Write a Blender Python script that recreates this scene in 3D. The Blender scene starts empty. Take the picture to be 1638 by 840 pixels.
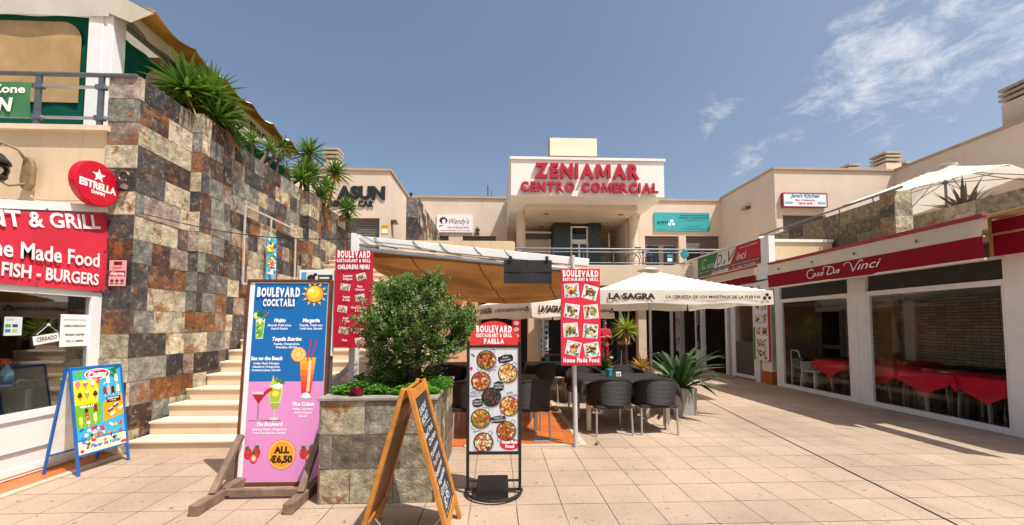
import bpy, bmesh, math, random
from mathutils import Vector, Matrix, noise as mnoise
SC = bpy.context.scene
COL = SC.collection
R = math.radians
PI = math.pi

# ------------------------------------------------------------------ camera
cam_d = bpy.data.cameras.new('camera')
cam = bpy.data.objects.new('camera', cam_d)
COL.objects.link(cam)
cam.location = (0, 0, 1.57)
cam.rotation_euler = (R(93.0), 0, R(-2.33))
cam_d.sensor_width = 36
cam_d.lens = 36 * 640 / 1638
cam_d.shift_y = 67.5 / 1638
cam_d.clip_start = 0.05
cam_d.clip_end = 3000
SC.camera = cam

# ------------------------------------------------------------------ sun and sky
SUN = Vector((0.42, -0.34, 1.0)).normalized()
sun_d = bpy.data.lights.new('sun', 'SUN')
sun_d.energy = 5.0
sun_d.angle = R(0.53)
sun_d.color = (1.0, 0.97, 0.93)
sun = bpy.data.objects.new('sun', sun_d)
COL.objects.link(sun)
sun.rotation_euler = SUN.to_track_quat('Z', 'Y').to_euler()
sun.location = (20, -20, 40)

world = bpy.data.worlds.new('World')
SC.world = world
world.use_nodes = True
wt = world.node_tree
wt.nodes.clear()
def wn(t, **k):
    n = wt.nodes.new(t)
    for a, b in k.items(): setattr(n, a, b)
    return n
wo = wn('ShaderNodeOutputWorld'); bg = wn('ShaderNodeBackground')
sky = wn('ShaderNodeTexSky')
sky.sky_type = 'NISHITA'
sky.sun_disc = False
sky.sun_elevation = math.asin(SUN.z)
sky.sun_rotation = math.atan2(SUN.x, SUN.y)
sky.altitude = 0
sky.air_density = 1.0
sky.dust_density = 2.7
sky.ozone_density = 1.6
bg.inputs['Strength'].default_value = 0.11
tc = wn('ShaderNodeTexCoord')
# thin cirrus: noise streaked along one direction, kept to the patches where the clouds stand
mp = wn('ShaderNodeMapping'); mp.inputs['Rotation'].default_value = (0, R(38), 0); mp.inputs['Scale'].default_value = (4.0, 4.0, 7.5)
wt.links.new(tc.outputs['Generated'], mp.inputs['Vector'])
nz = wn('ShaderNodeTexNoise'); nz.inputs['Scale'].default_value = 2.6; nz.inputs['Detail'].default_value = 9; nz.inputs['Roughness'].default_value = 0.7; nz.inputs['Distortion'].default_value = 0.35
wt.links.new(mp.outputs[0], nz.inputs['Vector'])
def patch(d, r0, r1, amp):
    dv = wn('ShaderNodeVectorMath', operation='DISTANCE')
    dv.inputs[1].default_value = Vector(d).normalized()
    wt.links.new(tc.outputs['Generated'], dv.inputs[0])
    mr = wn('ShaderNodeMapRange', interpolation_type='SMOOTHSTEP')
    mr.inputs['From Min'].default_value = r1; mr.inputs['From Max'].default_value = r0
    mr.inputs['To Min'].default_value = 0; mr.inputs['To Max'].default_value = amp
    wt.links.new(dv.outputs['Value'], mr.inputs['Value'])
    return mr.outputs[0]
def dirpx(px, py):
    q = cam.rotation_euler.to_matrix()
    return q @ Vector((px - 819, -(py - 487.5), -640))
outs = [patch(dirpx(*p), a, b, s) for p, a, b, s in (
    ((1395, 105), .02, .19, .30), ((1500, 55), .03, .24, .30), ((1600, 15), .03, .22, .27), ((1310, 165), .01, .12, .24), ((1260, 225), .005, .09, .20),
    ((1140, 190), .0, .10, .27), ((1192, 254), .0, .075, .25), ((1215, 240), .0, .05, .2), ((1560, 140), .0, .12, .12))]
acc = outs[0]
for o in outs[1:]:
    mx = wn('ShaderNodeMath', operation='MAXIMUM'); wt.links.new(acc, mx.inputs[0]); wt.links.new(o, mx.inputs[1]); acc = mx.outputs[0]
ad = wn('ShaderNodeMath', operation='ADD'); wt.links.new(nz.outputs['Fac'], ad.inputs[0]); wt.links.new(acc, ad.inputs[1])
cm = wn('ShaderNodeMapRange', interpolation_type='SMOOTHSTEP'); cm.inputs['From Min'].default_value = 0.67; cm.inputs['From Max'].default_value = 1.02; cm.inputs['To Max'].default_value = 0.8
wt.links.new(ad.outputs[0], cm.inputs['Value'])
tint = wn('ShaderNodeMix', data_type='RGBA', blend_type='MULTIPLY'); tint.inputs['Factor'].default_value = 1
tint.inputs['B'].default_value = (1.24, 1.17, 1.09, 1)
wt.links.new(sky.outputs[0], tint.inputs['A'])
cmix = wn('ShaderNodeMix', data_type='RGBA'); cmix.inputs['B'].default_value = (6.8, 6.8, 7.0, 1)
wt.links.new(cm.outputs[0], cmix.inputs['Factor']); wt.links.new(tint.outputs['Result'], cmix.inputs['A'])
wt.links.new(cmix.outputs['Result'], bg.inputs['Color']); wt.links.new(bg.outputs[0], wo.inputs['Surface'])

SC.view_settings.view_transform = 'Standard'
SC.view_settings.look = 'None'
SC.view_settings.exposure = 0.3
SC.view_settings.gamma = 1.0
SC.view_settings.use_curve_mapping = False
SC.render.engine = 'CYCLES'
SC.cycles.max_bounces = 8
SC.cycles.transparent_max_bounces = 16

# ------------------------------------------------------------------ helpers: colour, materials
def lin(c): return c / 12.92 if c <= 0.04045 else ((c + 0.055) / 1.055) ** 2.4
def hx(s, a=1.0):
    s = s.lstrip('#')
    return tuple(lin(int(s[i:i + 2], 16) / 255) for i in (0, 2, 4)) + (a,)
class NT:
    def __init__(self, name):
        self.m = bpy.data.materials.new(name); self.m.use_nodes = True
        self.t = self.m.node_tree; self.t.nodes.clear()
        self.o = self.n('ShaderNodeOutputMaterial')
        self.b = self.n('ShaderNodeBsdfPrincipled')
        self.l(self.b.outputs[0], self.o.inputs['Surface'])
    def n(self, t, **k):
        x = self.t.nodes.new(t)
        for a, b in k.items(): setattr(x, a, b)
        return x
    def l(self, a, b): self.t.links.new(a, b)
    def coord(self, scale=(1, 1, 1), space='Object'):
        c = self.n('ShaderNodeTexCoord'); m = self.n('ShaderNodeMapping'); m.inputs['Scale'].default_value = scale
        self.l(c.outputs[space], m.inputs['Vector']); return m.outputs[0]
    def noise(self, vec, scale, detail=5, rough=.55, dist=0):
        x = self.n('ShaderNodeTexNoise'); x.inputs['Scale'].default_value = scale; x.inputs['Detail'].default_value = detail
        x.inputs['Roughness'].default_value = rough; x.inputs['Distortion'].default_value = dist
        self.l(vec, x.inputs['Vector']); return x.outputs['Fac']
    def rng(self, v, a, b, c=0, d=1, smooth=False):
        x = self.n('ShaderNodeMapRange')
        if smooth: x.interpolation_type = 'SMOOTHSTEP'
        for k, q in zip(('From Min', 'From Max', 'To Min', 'To Max'), (a, b, c, d)): x.inputs[k].default_value = q
        self.l(v, x.inputs['Value']); return x.outputs[0]
    def mix(self, fac, a, b, mode='MIX'):
        x = self.n('ShaderNodeMix', data_type='RGBA', blend_type=mode)
        for s, v in (('Factor', fac), ('A', a), ('B', b)):
            if isinstance(v, (int, float, tuple)): x.inputs[s].default_value = v
            else: self.l(v, x.inputs[s])
        return x.outputs['Result']
    def math(self, op, a, b=0.0):
        x = self.n('ShaderNodeMath', operation=op)
        for i, v in enumerate((a, b)):
            if isinstance(v, (int, float)): x.inputs[i].default_value = v
            else: self.l(v, x.inputs[i])
        return x.outputs[0]
    def bump(self, h, strength=.3, dist=.01):
        x = self.n('ShaderNodeBump'); x.inputs['Strength'].default_value = strength; x.inputs['Distance'].default_value = dist
        self.l(h, x.inputs['Height']); self.l(x.outputs[0], self.b.inputs['Normal']); return x
    def set(self, **k):
        for a, v in k.items():
            s = self.b.inputs[a.replace('_', ' ')]
            if isinstance(v, (int, float, tuple)): s.default_value = v
            else: self.l(v, s)

MC = {}
def plain(name, h, rough=.5, metal=0, var=.12, vs=6, bump=0, bs=60, spec=.5):
    """one colour with slight uneven tone and grain"""
    k = name
    if k in MC: return MC[k]
    t = NT(name); c = t.coord()
    f = t.rng(t.noise(c, vs, 6, .65), .3, .7, 1 - var, 1 + var)
    base = t.mix(1.0, hx(h), t.mix(f, (0, 0, 0, 1), (1, 1, 1, 1)), 'MULTIPLY')
    g = t.n('ShaderNodeVectorMath', operation='SCALE'); g.inputs[0].default_value = hx(h)[:3]; t.l(f, g.inputs['Scale'])
    t.set(Base_Color=g.outputs[0], Roughness=t.rng(t.noise(c, vs * 3, 4), .3, .7, max(0, rough - .08), min(1, rough + .08)), Metallic=metal, Specular_IOR_Level=spec)
    if bump: t.bump(t.noise(c, bs, 4), bump, .01)
    MC[k] = t.m
    return t.m

def ink(name='print_ink', rough=.42, spec=.4):
    if name in MC: return MC[name]
    t = NT(name); a = t.n('ShaderNodeAttribute', attribute_name='Col')
    t.set(Base_Color=a.outputs['Color'], Roughness=rough, Specular_IOR_Level=spec)
    MC[name] = t.m; return t.m

def stucco(name, h, streak=.25, streak_col='8a5a34', bump=.25):
    if name in MC: return MC[name]
    t = NT(name); c = t.coord()
    v = t.rng(t.noise(c, .7, 6, .6), .3, .7, .9, 1.06)
    g = t.n('ShaderNodeVectorMath', operation='SCALE'); g.inputs[0].default_value = hx(h)[:3]; t.l(v, g.inputs['Scale'])
    s = t.noise(t.coord((4.5, 4.5, .35)), 2.2, 8, .7)
    m = t.rng(s, .54, .8, 0, streak, True)
    col = t.mix(m, g.outputs[0], hx(streak_col))
    s2 = t.rng(t.noise(t.coord((1.3, 1.3, 1)), 1.1, 9, .72), .6, .78, 0, streak * .5, True)
    col = t.mix(s2, col, hx('9a8672'))
    t.set(Base_Color=col, Roughness=.88, Specular_IOR_Level=.2)
    t.bump(t.noise(c, 55, 5, .6), bump, .012)
    MC[name] = t.m; return t.m

def fabric(name, h, trans=.35, rough=.9, var=.08, weave=0):
    if name in MC: return MC[name]
    t = NT(name); c = t.coord()
    f = t.rng(t.noise(c, 2.2, 6, .65), .3, .7, 1 - var, 1 + var)
    g = t.n('ShaderNodeVectorMath', operation='SCALE'); g.inputs[0].default_value = hx(h)[:3]; t.l(f, g.inputs['Scale'])
    t.set(Base_Color=g.outputs[0], Roughness=rough, Specular_IOR_Level=.15)
    t.bump(t.noise(c, 3.0, 4), .25, .03)
    if trans:
        tr = t.n('ShaderNodeBsdfTranslucent'); t.l(g.outputs[0], tr.inputs['Color'])
        ms = t.n('ShaderNodeMixShader'); ms.inputs[0].default_value = trans
        t.l(t.b.outputs[0], ms.inputs[1]); t.l(tr.outputs[0], ms.inputs[2]); t.l(ms.outputs[0], t.o.inputs['Surface'])
    MC[name] = t.m; return t.m

def glass(name='clear_glass', tint=(.62, .64, .63, 1), refl=1.0):
    if name in MC: return MC[name]
    t = NT(name)
    tr = t.n('ShaderNodeBsdfTransparent'); tr.inputs['Color'].default_value = tint
    gl = t.n('ShaderNodeBsdfGlossy'); gl.inputs['Roughness'].default_value = .015
    fr = t.n('ShaderNodeFresnel'); fr.inputs['IOR'].default_value = 1.5
    ms = t.n('ShaderNodeMixShader'); t.l(t.math('MULTIPLY', fr.outputs[0], refl), ms.inputs[0])
    t.l(tr.outputs[0], ms.inputs[1]); t.l(gl.outputs[0], ms.inputs[2]); t.l(ms.outputs[0], t.o.inputs['Surface'])
    MC[name] = t.m; return t.m

def slate():
    if 'slate_tile' in MC: return MC['slate_tile']
    t = NT('slate_tile'); a = t.n('ShaderNodeAttribute', attribute_name='Col'); v = t.n('ShaderNodeAttribute', attribute_name='Var')
    sep = t.n('ShaderNodeSeparateColor'); t.l(v.outputs['Color'], sep.inputs[0])
    c = t.n('ShaderNodeTexCoord'); off = t.n('ShaderNodeVectorMath', operation='SCALE'); off.inputs[0].default_value = (37, 53, 71); t.l(sep.outputs[1], off.inputs['Scale'])
    p = t.n('ShaderNodeVectorMath', operation='ADD'); t.l(c.outputs['Object'], p.inputs[0]); t.l(off.outputs[0], p.inputs[1]); p = p.outputs[0]
    n1 = t.noise(p, 4.6, 10, .7, .3); n2 = t.noise(p, 9, 10, .74, .15); n3 = t.noise(p, 4.0, 9, .7, .4)
    base = t.n('ShaderNodeVectorMath', operation='SCALE'); t.l(a.outputs['Color'], base.inputs[0]); t.l(t.rng(n2, .34, .66, .42, 1.55), base.inputs['Scale'])
    thr = t.math('SUBTRACT', .67, t.math('MULTIPLY', sep.outputs[0], .3))
    rm = t.rng(t.math('SUBTRACT', n1, thr), -.05, .05, 0, .88, True)
    col = t.mix(rm, base.outputs[0], t.mix(t.rng(n3, .35, .65), hx('643a1e'), hx('a96a28')))
    dm = t.rng(n3, .52, .62, 0, .75, True)
    col = t.mix(t.math('MULTIPLY', dm, sep.outputs[2]), col, hx('2b2623'))
    lm = t.rng(t.noise(p, 9, 9, .74, .2), .53, .66, 0, .42, True)
    col = t.mix(lm, col, hx('b9b0a0'))
    t.set(Base_Color=col, Roughness=t.rng(n2, .3, .7, .42, .75), Specular_IOR_Level=.45)
    t.bump(t.math('ADD', n1, t.math('MULTIPLY', n2, .8)), .8, .045)
    MC['slate_tile'] = t.m; return t.m

# ------------------------------------------------------------------ helpers: meshes
class MB:
    """collects shapes, then links them as ONE mesh object"""
    def __init__(self):
        self.v = []; self.f = []; self.mi = []; self.c = []; self.va = []
        self.M = None
    def add(self, vs, fs, m=0, c=None, var=None):
        o = len(self.v)
        for p in vs:
            p = Vector(p)
            self.v.append(self.M @ p if self.M else p)
        for f in fs:
            self.f.append([o + i for i in f]); self.mi.append(m); self.c.append(c); self.va.append(var)
    def box(self, x0, x1, y0, y1, z0, z1, m=0, c=None, var=None):
        vs = [(x, y, z) for x in (x0, x1) for y in (y0, y1) for z in (z0, z1)]
        self.add(vs, [(0, 1, 3, 2), (4, 6, 7, 5), (0, 4, 5, 1), (2, 3, 7, 6), (0, 2, 6, 4), (1, 5, 7, 3)], m, c, var)
    def bar(self, p, q, w, h=None, m=0, up=(0, 0, 1), c=None):
        h = h or w
        p = Vector(p); q = Vector(q); d = (q - p).normalized(); u = Vector(up)
        if abs(d.dot(u)) > .95: u = Vector((0, 1, 0))
        s = d.cross(u).normalized(); u = s.cross(d)
        vs = [b + s * (w / 2 * i) + u * (h / 2 * j) for b in (p, q) for i, j in ((-1, -1), (1, -1), (1, 1), (-1, 1))]
        self.add(vs, [(3, 2, 1, 0), (4, 5, 6, 7), (0, 1, 5, 4), (1, 2, 6, 5), (2, 3, 7, 6), (3, 0, 4, 7)], m, c)
    def tube(self, pts, r, n=8, m=0, caps=True, c=None):
        pts = [Vector(p) for p in pts]; rs = r if isinstance(r, (list, tuple)) else [r] * len(pts)
        vs = []; prev = None
        for i, p in enumerate(pts):
            d = (pts[min(i + 1, len(pts) - 1)] - pts[max(i - 1, 0)]).normalized()
            if prev is None:
                a = Vector((0, 0, 1)) if abs(d.z) < .9 else Vector((1, 0, 0)); s = d.cross(a).normalized()
            else: s = (prev - d * prev.dot(d)).normalized()
            prev = s; u = d.cross(s)
            vs += [p + (s * math.cos(2 * PI * k / n) + u * math.sin(2 * PI * k / n)) * rs[i] for k in range(n)]
        fs = [(i * n + k, i * n + (k + 1) % n, (i + 1) * n + (k + 1) % n, (i + 1) * n + k) for i in range(len(pts) - 1) for k in range(n)]
        if caps: fs += [tuple(range(n))[::-1], tuple((len(pts) - 1) * n + k for k in range(n))]
        self.add(vs, fs, m, c)
    def lathe(self, prof, n=20, o=(0, 0, 0), m=0, c=None):
        o = Vector(o); vs = []
        for r, z in prof: vs += [o + Vector((r * math.cos(2 * PI * k / n), r * math.sin(2 * PI * k / n), z)) for k in range(n)]
        fs = [(i * n + k, i * n + (k + 1) % n, (i + 1) * n + (k + 1) % n, (i + 1) * n + k) for i in range(len(prof) - 1) for k in range(n)]
        if prof[0][0] > 1e-4: fs.append(tuple(range(n))[::-1])
        if prof[-1][0] > 1e-4: fs.append(tuple((len(prof) - 1) * n + k for k in range(n)))
        self.add(vs, fs, m, c)
    def prism(self, pts, y0, y1, m=0, c=None):
        """(x, z) outline extruded along y"""
        n = len(pts); vs = [(x, y0, z) for x, z in pts] + [(x, y1, z) for x, z in pts]
        self.add(vs, [tuple(range(n)), tuple(range(2 * n - 1, n - 1, -1))] + [((k + 1) % n, k, n + k, n + (k + 1) % n) for k in range(n)], m, c)
    def quad(self, a, b, c_, d, m=0, c=None): self.add([a, b, c_, d], [(0, 1, 2, 3)], m, c)
    def grid(self, fn, nu, nv, m=0, c=None):
        vs = [fn(i / nu, j / nv) for i in range(nu + 1) for j in range(nv + 1)]
        fs = [(i * (nv + 1) + j, (i + 1) * (nv + 1) + j, (i + 1) * (nv + 1) + j + 1, i * (nv + 1) + j + 1) for i in range(nu) for j in range(nv)]
        self.add(vs, fs, m, c)
    # flat print in the x-z plane, layer k sits k*0.7 mm in front (towards -y)
    def P(self, pts, col, k=1): self.add([(x, -.0007 * k, z) for x, z in pts], [tuple(range(len(pts)))], 0, hx(col) if isinstance(col, str) else col)
    def rect(self, x0, x1, z0, z1, col, k=1): self.P([(x0, z0), (x1, z0), (x1, z1), (x0, z1)], col, k)
    def rrect(self, cx, cz, w, h, col, k=1, ang=0):
        ca, sa = math.cos(ang), math.sin(ang)
        self.P([(cx + x * ca - z * sa, cz + x * sa + z * ca) for x, z in ((-w / 2, -h / 2), (w / 2, -h / 2), (w / 2, h / 2), (-w / 2, h / 2))], col, k)
    def ell(self, cx, cz, rx, rz, col, k=1, n=20, ang=0, a0=0, a1=2 * PI):
        ca, sa = math.cos(ang), math.sin(ang); pts = []
        full = abs(a1 - a0) > 6.2
        for i in range(n if full else n + 1):
            t = a0 + (a1 - a0) * i / n; x, z = rx * math.cos(t), rz * math.sin(t)
            pts.append((cx + x * ca - z * sa, cz + x * sa + z * ca))
        self.P(pts, col, k)
    def text(self, s, x, z, h, col='ffffff', k=2, width=None, align='L', bold=.0, shear=0, ang=0, extrude=0, y=None, res=3, m=0):
        """letters with cap height h, baseline start (x, z); width stretches the line to fit"""
        vs, fs, wd = text_geo(s, bold, shear, res, extrude / (h / .7) if extrude else 0)
        sc = h / .7; sx = (width / (wd * sc)) if width else 1.0
        w = wd * sc * sx; x0 = {'L': 0, 'C': -w / 2, 'R': -w}[align]
        ca, sa = math.cos(ang), math.sin(ang); yy = -.0007 * k if y is None else y
        out = []
        for vx, vy, vz in vs:
            a, b = x0 + vx * sc * sx, vy * sc
            out.append((x + a * ca - b * sa, yy - vz * sc, z + a * sa + b * ca))
        self.add(out, fs, m, hx(col) if isinstance(col, str) else col)
        return w
    def build(self, name, mats, parent=None, smooth=False, bevel=0, auto=None, rec=True):
        if not isinstance(mats, (list, tuple)): mats = [mats]
        me = bpy.data.meshes.new(name)
        me.from_pydata([tuple(p) for p in self.v], [], self.f)
        for m in mats: me.materials.append(m)
        me.polygons.foreach_set('material_index', self.mi)
        for nm, src in (('Col', self.c), ('Var', self.va)):
            if any(x is not None for x in src):
                at = me.color_attributes.new(nm, 'FLOAT_COLOR', 'CORNER'); buf = []
                for f, x in zip(self.f, src):
                    x = x or (.5, .5, .5, 1)
                    buf += list(x) * len(f)
                at.data.foreach_set('color', buf)
        if rec:
            bm = bmesh.new(); bm.from_mesh(me)
            bmesh.ops.recalc_face_normals(bm, faces=bm.faces); bm.to_mesh(me); bm.free()
        if smooth:
            me.polygons.foreach_set('use_smooth', [True] * len(me.polygons))
            if auto: me.set_sharp_from_angle(angle=R(auto))
        me.update()
        o = bpy.data.objects.new(name, me); COL.objects.link(o)
        if bevel:
            b = o.modifiers.new('bevel', 'BEVEL'); b.width = bevel; b.segments = 2; b.limit_method = 'ANGLE'; b.angle_limit = R(40)
            b.harden_normals = False
        if parent: o.parent = parent
        return o
_tc = {}
def text_geo(s, bold, shear, res, ext):
    key = (s, bold, shear, res, round(ext, 4))
    if key in _tc: return _tc[key]
    cu = bpy.data.curves.new('t', 'FONT'); cu.body = s; cu.size = 1.0; cu.offset = bold; cu.shear = shear; cu.resolution_u = res; cu.extrude = ext; cu.fill_mode = 'BOTH'
    o = bpy.data.objects.new('t', cu); COL.objects.link(o)
    dg = bpy.context.evaluated_depsgraph_get(); me = bpy.data.meshes.new_from_object(o.evaluated_get(dg))
    vs = [tuple(v.co) for v in me.vertices]; x0 = min(v[0] for v in vs); wd = max(v[0] for v in vs) - x0
    vs = [(a - x0, b, c) for a, b, c in vs]; fs = [tuple(p.vertices) for p in me.polygons]
    bpy.data.objects.remove(o); bpy.data.curves.remove(cu); bpy.data.meshes.remove(me)
    _tc[key] = (vs, fs, wd); return _tc[key]

def tag(o, label, cat, group=None):
    o['label'] = label; o['category'] = cat
    if group: o['group'] = group
    return o
def thing(name, label, cat, loc=(0, 0, 0), rz=0, group=None):
    o = bpy.data.objects.new(name, None); COL.objects.link(o); o.empty_display_size = .1
    o.location = loc; o.rotation_euler = (0, 0, R(rz)); return tag(o, label, cat, group)
def struct(o): o['kind'] = 'structure'; return o
KIDS = lambda o: [c for c in bpy.data.objects if c.parent == o]
def copy_tree(o, parent=None):
    c = o.copy(); COL.objects.link(c); c.parent = parent
    for k in KIDS(o): copy_tree(k, c)
    return c

WHITE_METAL = plain('white_painted_metal', 'e4e3df', .38, 0, .06, 5)
GREY_METAL = plain('grey_steel', '6e7176', .4, .5, .12, 9)
ALU = plain('aluminium', 'b9bbbd', .34, .8, .08, 9)
BLACK = plain('black_painted_metal', '1a1a1b', .45, 0, .2, 9)
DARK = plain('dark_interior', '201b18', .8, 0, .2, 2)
STUCCO = stucco('beige_stucco', 'd6c3ae', .28)
STUCCO_W = stucco('white_stucco', 'ece8df', .08)
CREAM = stucco('stained_cream_stucco', 'd6bf9a', .45, 'a0703c')
CAP = plain('coping', 'b49a80', .8, 0, .15, 3, .2)
INK = ink()
GLOSSINK = ink('print_gloss', .25, .5)
GLASS = glass()

# ================================================================== THE SETTING
# ------------------------------------------------------------------ plaza paving
def paving():
    t = NT('plaza_paving'); c = t.n('ShaderNodeTexCoord')
    mp = t.n('ShaderNodeMapping'); mp.inputs['Location'].default_value = (-.19, 0, 0); t.l(c.outputs['Object'], mp.inputs['Vector'])
    wob = t.n('ShaderNodeTexNoise'); wob.inputs['Scale'].default_value = 2.0; t.l(c.outputs['Object'], wob.inputs['Vector'])
    wv = t.n('ShaderNodeVectorMath', operation='MULTIPLY_ADD'); t.l(wob.outputs['Color'], wv.inputs[0]); wv.inputs[1].default_value = (.012, .012, 0); t.l(mp.outputs[0], wv.inputs[2])
    br = t.n('ShaderNodeTexBrick'); br.offset = 0; br.squash = 1
    for k, v in (('Scale', 1.0), ('Mortar Size', .0052), ('Mortar Smooth', .25), ('Bias', 0), ('Brick Width', .4), ('Row Height', .4)): br.inputs[k].default_value = v
    br.inputs['Color1'].default_value = (0, 0, 0, 1); br.inputs['Color2'].default_value = (1, 1, 1, 1)
    t.l(wv.outputs[0], br.inputs['Vector'])
    p = c.outputs['Object']
    tilev = t.rng(br.outputs['Color'], 0, 1, .95, 1.05)
    big = t.rng(t.noise(p, .55, 7, .62), .32, .68, .74, 1.12)
    fine = t.rng(t.noise(p, 150, 3, .7), .3, .7, .5, 1.45)
    mid = t.rng(t.noise(p, 26, 6, .7), .3, .7, .9, 1.1)
    f = t.math('MULTIPLY', t.math('MULTIPLY', tilev, big), t.math('MULTIPLY', fine, mid))
    g = t.n('ShaderNodeVectorMath', operation='SCALE'); g.inputs[0].default_value = hx('ac957f')[:3]; t.l(f, g.inputs['Scale'])
    st = t.rng(t.noise(p, 1.7, 9, .7, .6), .56, .72, 0, .42, True)
    col = t.mix(st, g.outputs[0], hx('94795f'))
    sp = t.rng(t.noise(p, 16, 2, .5), .69, .71, 0, .7, True)
    col = t.mix(sp, col, hx('4e4138'))
    lt = t.rng(t.noise(p, 2.6, 8, .7, .4), .62, .8, 0, .35, True)
    col = t.mix(lt, col, hx('dfc8b2'))
    jv = t.rng(t.noise(p, 2.4, 6, .65), .35, .6, .4, 1.0)
    col = t.mix(t.math('MULTIPLY', br.outputs['Fac'], jv), col, hx('4a3a2f'))
    t.set(Base_Color=col, Roughness=.86, Specular_IOR_Level=.25)
    h = t.math('SUBTRACT', t.math('MULTIPLY', t.noise(p, 150, 3, .7), .35), br.outputs['Fac'])
    t.bump(h, .35, .006)
    return t.m
b = MB(); b.quad((-400, -60, 0), (400, -60, 0), (400, 600, 0), (-400, 600, 0))
ground = struct(b.build('plaza_ground', paving()))

def tiles(name, h, size, joint='6b3f24', rough=.35, var=.12):
    t = NT(name); p = t.n('ShaderNodeTexCoord').outputs['Object']
    br = t.n('ShaderNodeTexBrick'); br.offset = 0
    for k, v in (('Scale', 1.0), ('Mortar Size', .003), ('Mortar Smooth', .2), ('Brick Width', size), ('Row Height', size)): br.inputs[k].default_value = v
    br.inputs['Color1'].default_value = (0, 0, 0, 1); br.inputs['Color2'].default_value = (1, 1, 1, 1); t.l(p, br.inputs['Vector'])
    f = t.math('MULTIPLY', t.rng(br.outputs['Color'], 0, 1, 1 - var, 1 + var), t.rng(t.noise(p, 3, 8, .7), .3, .7, .8, 1.15))
    g = t.n('ShaderNodeVectorMath', operation='SCALE'); g.inputs[0].default_value = hx(h)[:3]; t.l(f, g.inputs['Scale'])
    t.set(Base_Color=t.mix(br.outputs['Fac'], g.outputs[0], hx(joint)), Roughness=rough)
    t.bump(t.math('SUBTRACT', 1.0, br.outputs['Fac']), .3, .004)
    return t.m
TERRA = tiles('terracotta_tile', 'b8632e', .33)
KERB = plain('pale_kerb', 'b8a893', .8, 0, .15, 4, .3)
b = MB(); b.box(-1.95, 1.1, 5.31, 13.4, -.05, .018)
struct(b.build('terrace_floor', TERRA))
b = MB(); b.box(1.103, 1.19, 5.24, 13.4, -.05, .024); b.box(-.4, 1.1, 5.24, 5.307, -.05, .024)
struct(b.build('terrace_kerb', KERB))
b = MB(); b.box(-5.2, -4.56, 1.5, 5.14, -.05, .012); struct(b.build('shop_threshold', TERRA))
b = MB(); b.box(-4.557, -4.47, 1.5, 5.1, -.05, .018); struct(b.build('threshold_kerb', KERB))
b = MB(); b.bar((4.62, 9.6, .004), (3.5, 2.2, .004), .008, .008); struct(b.build('paving_joint', plain('joint_sealant', '3c332c', .7)))

# ------------------------------------------------------------------ slate walls
SL = [('3c3937', .15, 1), ('4a4540', .2, 1), ('74716a', .18, .8), ('8a877a', .18, .6), ('b5a88c', .3, .5), ('bfb294', .36, .5), ('a89a7c', .35, .6), ('5b4030', .5, 1), ('4a342a', .3, 1), ('6f4f38', .62, .8), ('80583a', .7, .5), ('9a897a', .45, .6), ('54524c', .3, 1), ('2c2624', .12, 1)]
SLW = [9, 8, 9, 8, 10, 11, 9, 7, 6, 5, 4, 7, 8, 4]
def slate_face(mb, o, u, n, w, z0, z1, ch, rng, lens=(.28, .3, .3, .44, .58), skew=0, pal=None):
    """courses of slate tiles on a vertical face: o = origin on the face, u = along, n = outward"""
    o = Vector(o); u = Vector(u); n = Vector(n); z = z1
    while z > z0 + .02:
        zb = max(z0, z - ch); x = -rng.random() * .3 if w > .5 else 0
        while x < w - .005:
            L = rng.choice(lens); x1 = min(w, x + L); xs = max(0, x)
            if w - x1 < .1: x1 = w
            if x1 - xs > .01:
                c, rust, dk = rng.choices(SL, SLW)[0] if not pal else rng.choices(pal[0], pal[1])[0]
                k = rng.uniform(.68, 1.22); col = tuple(min(1, q * k) for q in hx(c)[:3]) + (1,)
                t = rng.uniform(.005, .014); g = .005
                ti = [rng.uniform(-.003, .003) for _ in range(4)]
                cs = [(xs + g, zb + g), (x1 - g, zb + g), (x1 - g, z - g), (xs + g, z - g)]
                fr = [o + u * a + Vector((0, 0, bq)) + n * (t + d) for (a, bq), d in zip(cs, ti)]
                bk = [o + u * a + Vector((0, 0, bq)) - n * .004 for a, bq in cs]
                mb.add(fr + bk, [(0, 1, 2, 3), (0, 4, 5, 1), (1, 5, 6, 2), (2, 6, 7, 3), (3, 7, 4, 0)], 1, col, (rust * rng.uniform(.5, 1.2), rng.random(), dk * rng.uniform(.3, 1), 1))
            x = x1
        z -= ch
MORTAR = plain('slate_mortar', 'a8a092', .9, 0, .15, 12, .3)
SLATE = slate()

r = random.Random(11)
sw = thing('slate_wall', 'tall wall of mixed slate tiles climbing beside the staircase, cream, rust and charcoal', 'stone wall', (-4.55, 5.15, 0))
b = MB()
b.box(-.37, 0, 0, 8.0, 0, 4.75)
b.box(0, .14, .9, 1.58, 0, 4.755); b.box(0, .14, 4.35, 5.0, 0, 4.755)
slate_face(b, (-.37, 0, 0), (1, 0, 0), (0, -1, 0), .37 + .016, 0, 4.75, .2985, r, (.37, .5))
slate_face(b, (0, 0, 0), (0, 1, 0), (1, 0, 0), .9, 0, 4.75, .2985, r)
slate_face(b, (0, .9, 0), (1, 0, 0), (0, -1, 0), .14 + .014, 0, 4.755, .2985, r, (.3,))
slate_face(b, (.14, .9, 0), (0, 1, 0), (1, 0, 0), .68, 0, 4.755, .2985, r)
slate_face(b, (0, 1.58, 0), (0, 1, 0), (1, 0, 0), 2.77, 0, 4.75, .2985, r)
slate_face(b, (0, 4.35, 0), (1, 0, 0), (0, -1, 0), .154, 0, 4.755, .2985, r, (.3,))
slate_face(b, (.14, 4.35, 0), (0, 1, 0), (1, 0, 0), .65, 0, 4.755, .2985, r)
slate_face(b, (0, 5.0, 0), (0, 1, 0), (1, 0, 0), 3.0, 0, 4.75, .2985, r)
b.build('wall_body', [MORTAR, SLATE], sw, rec=True)
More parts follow.
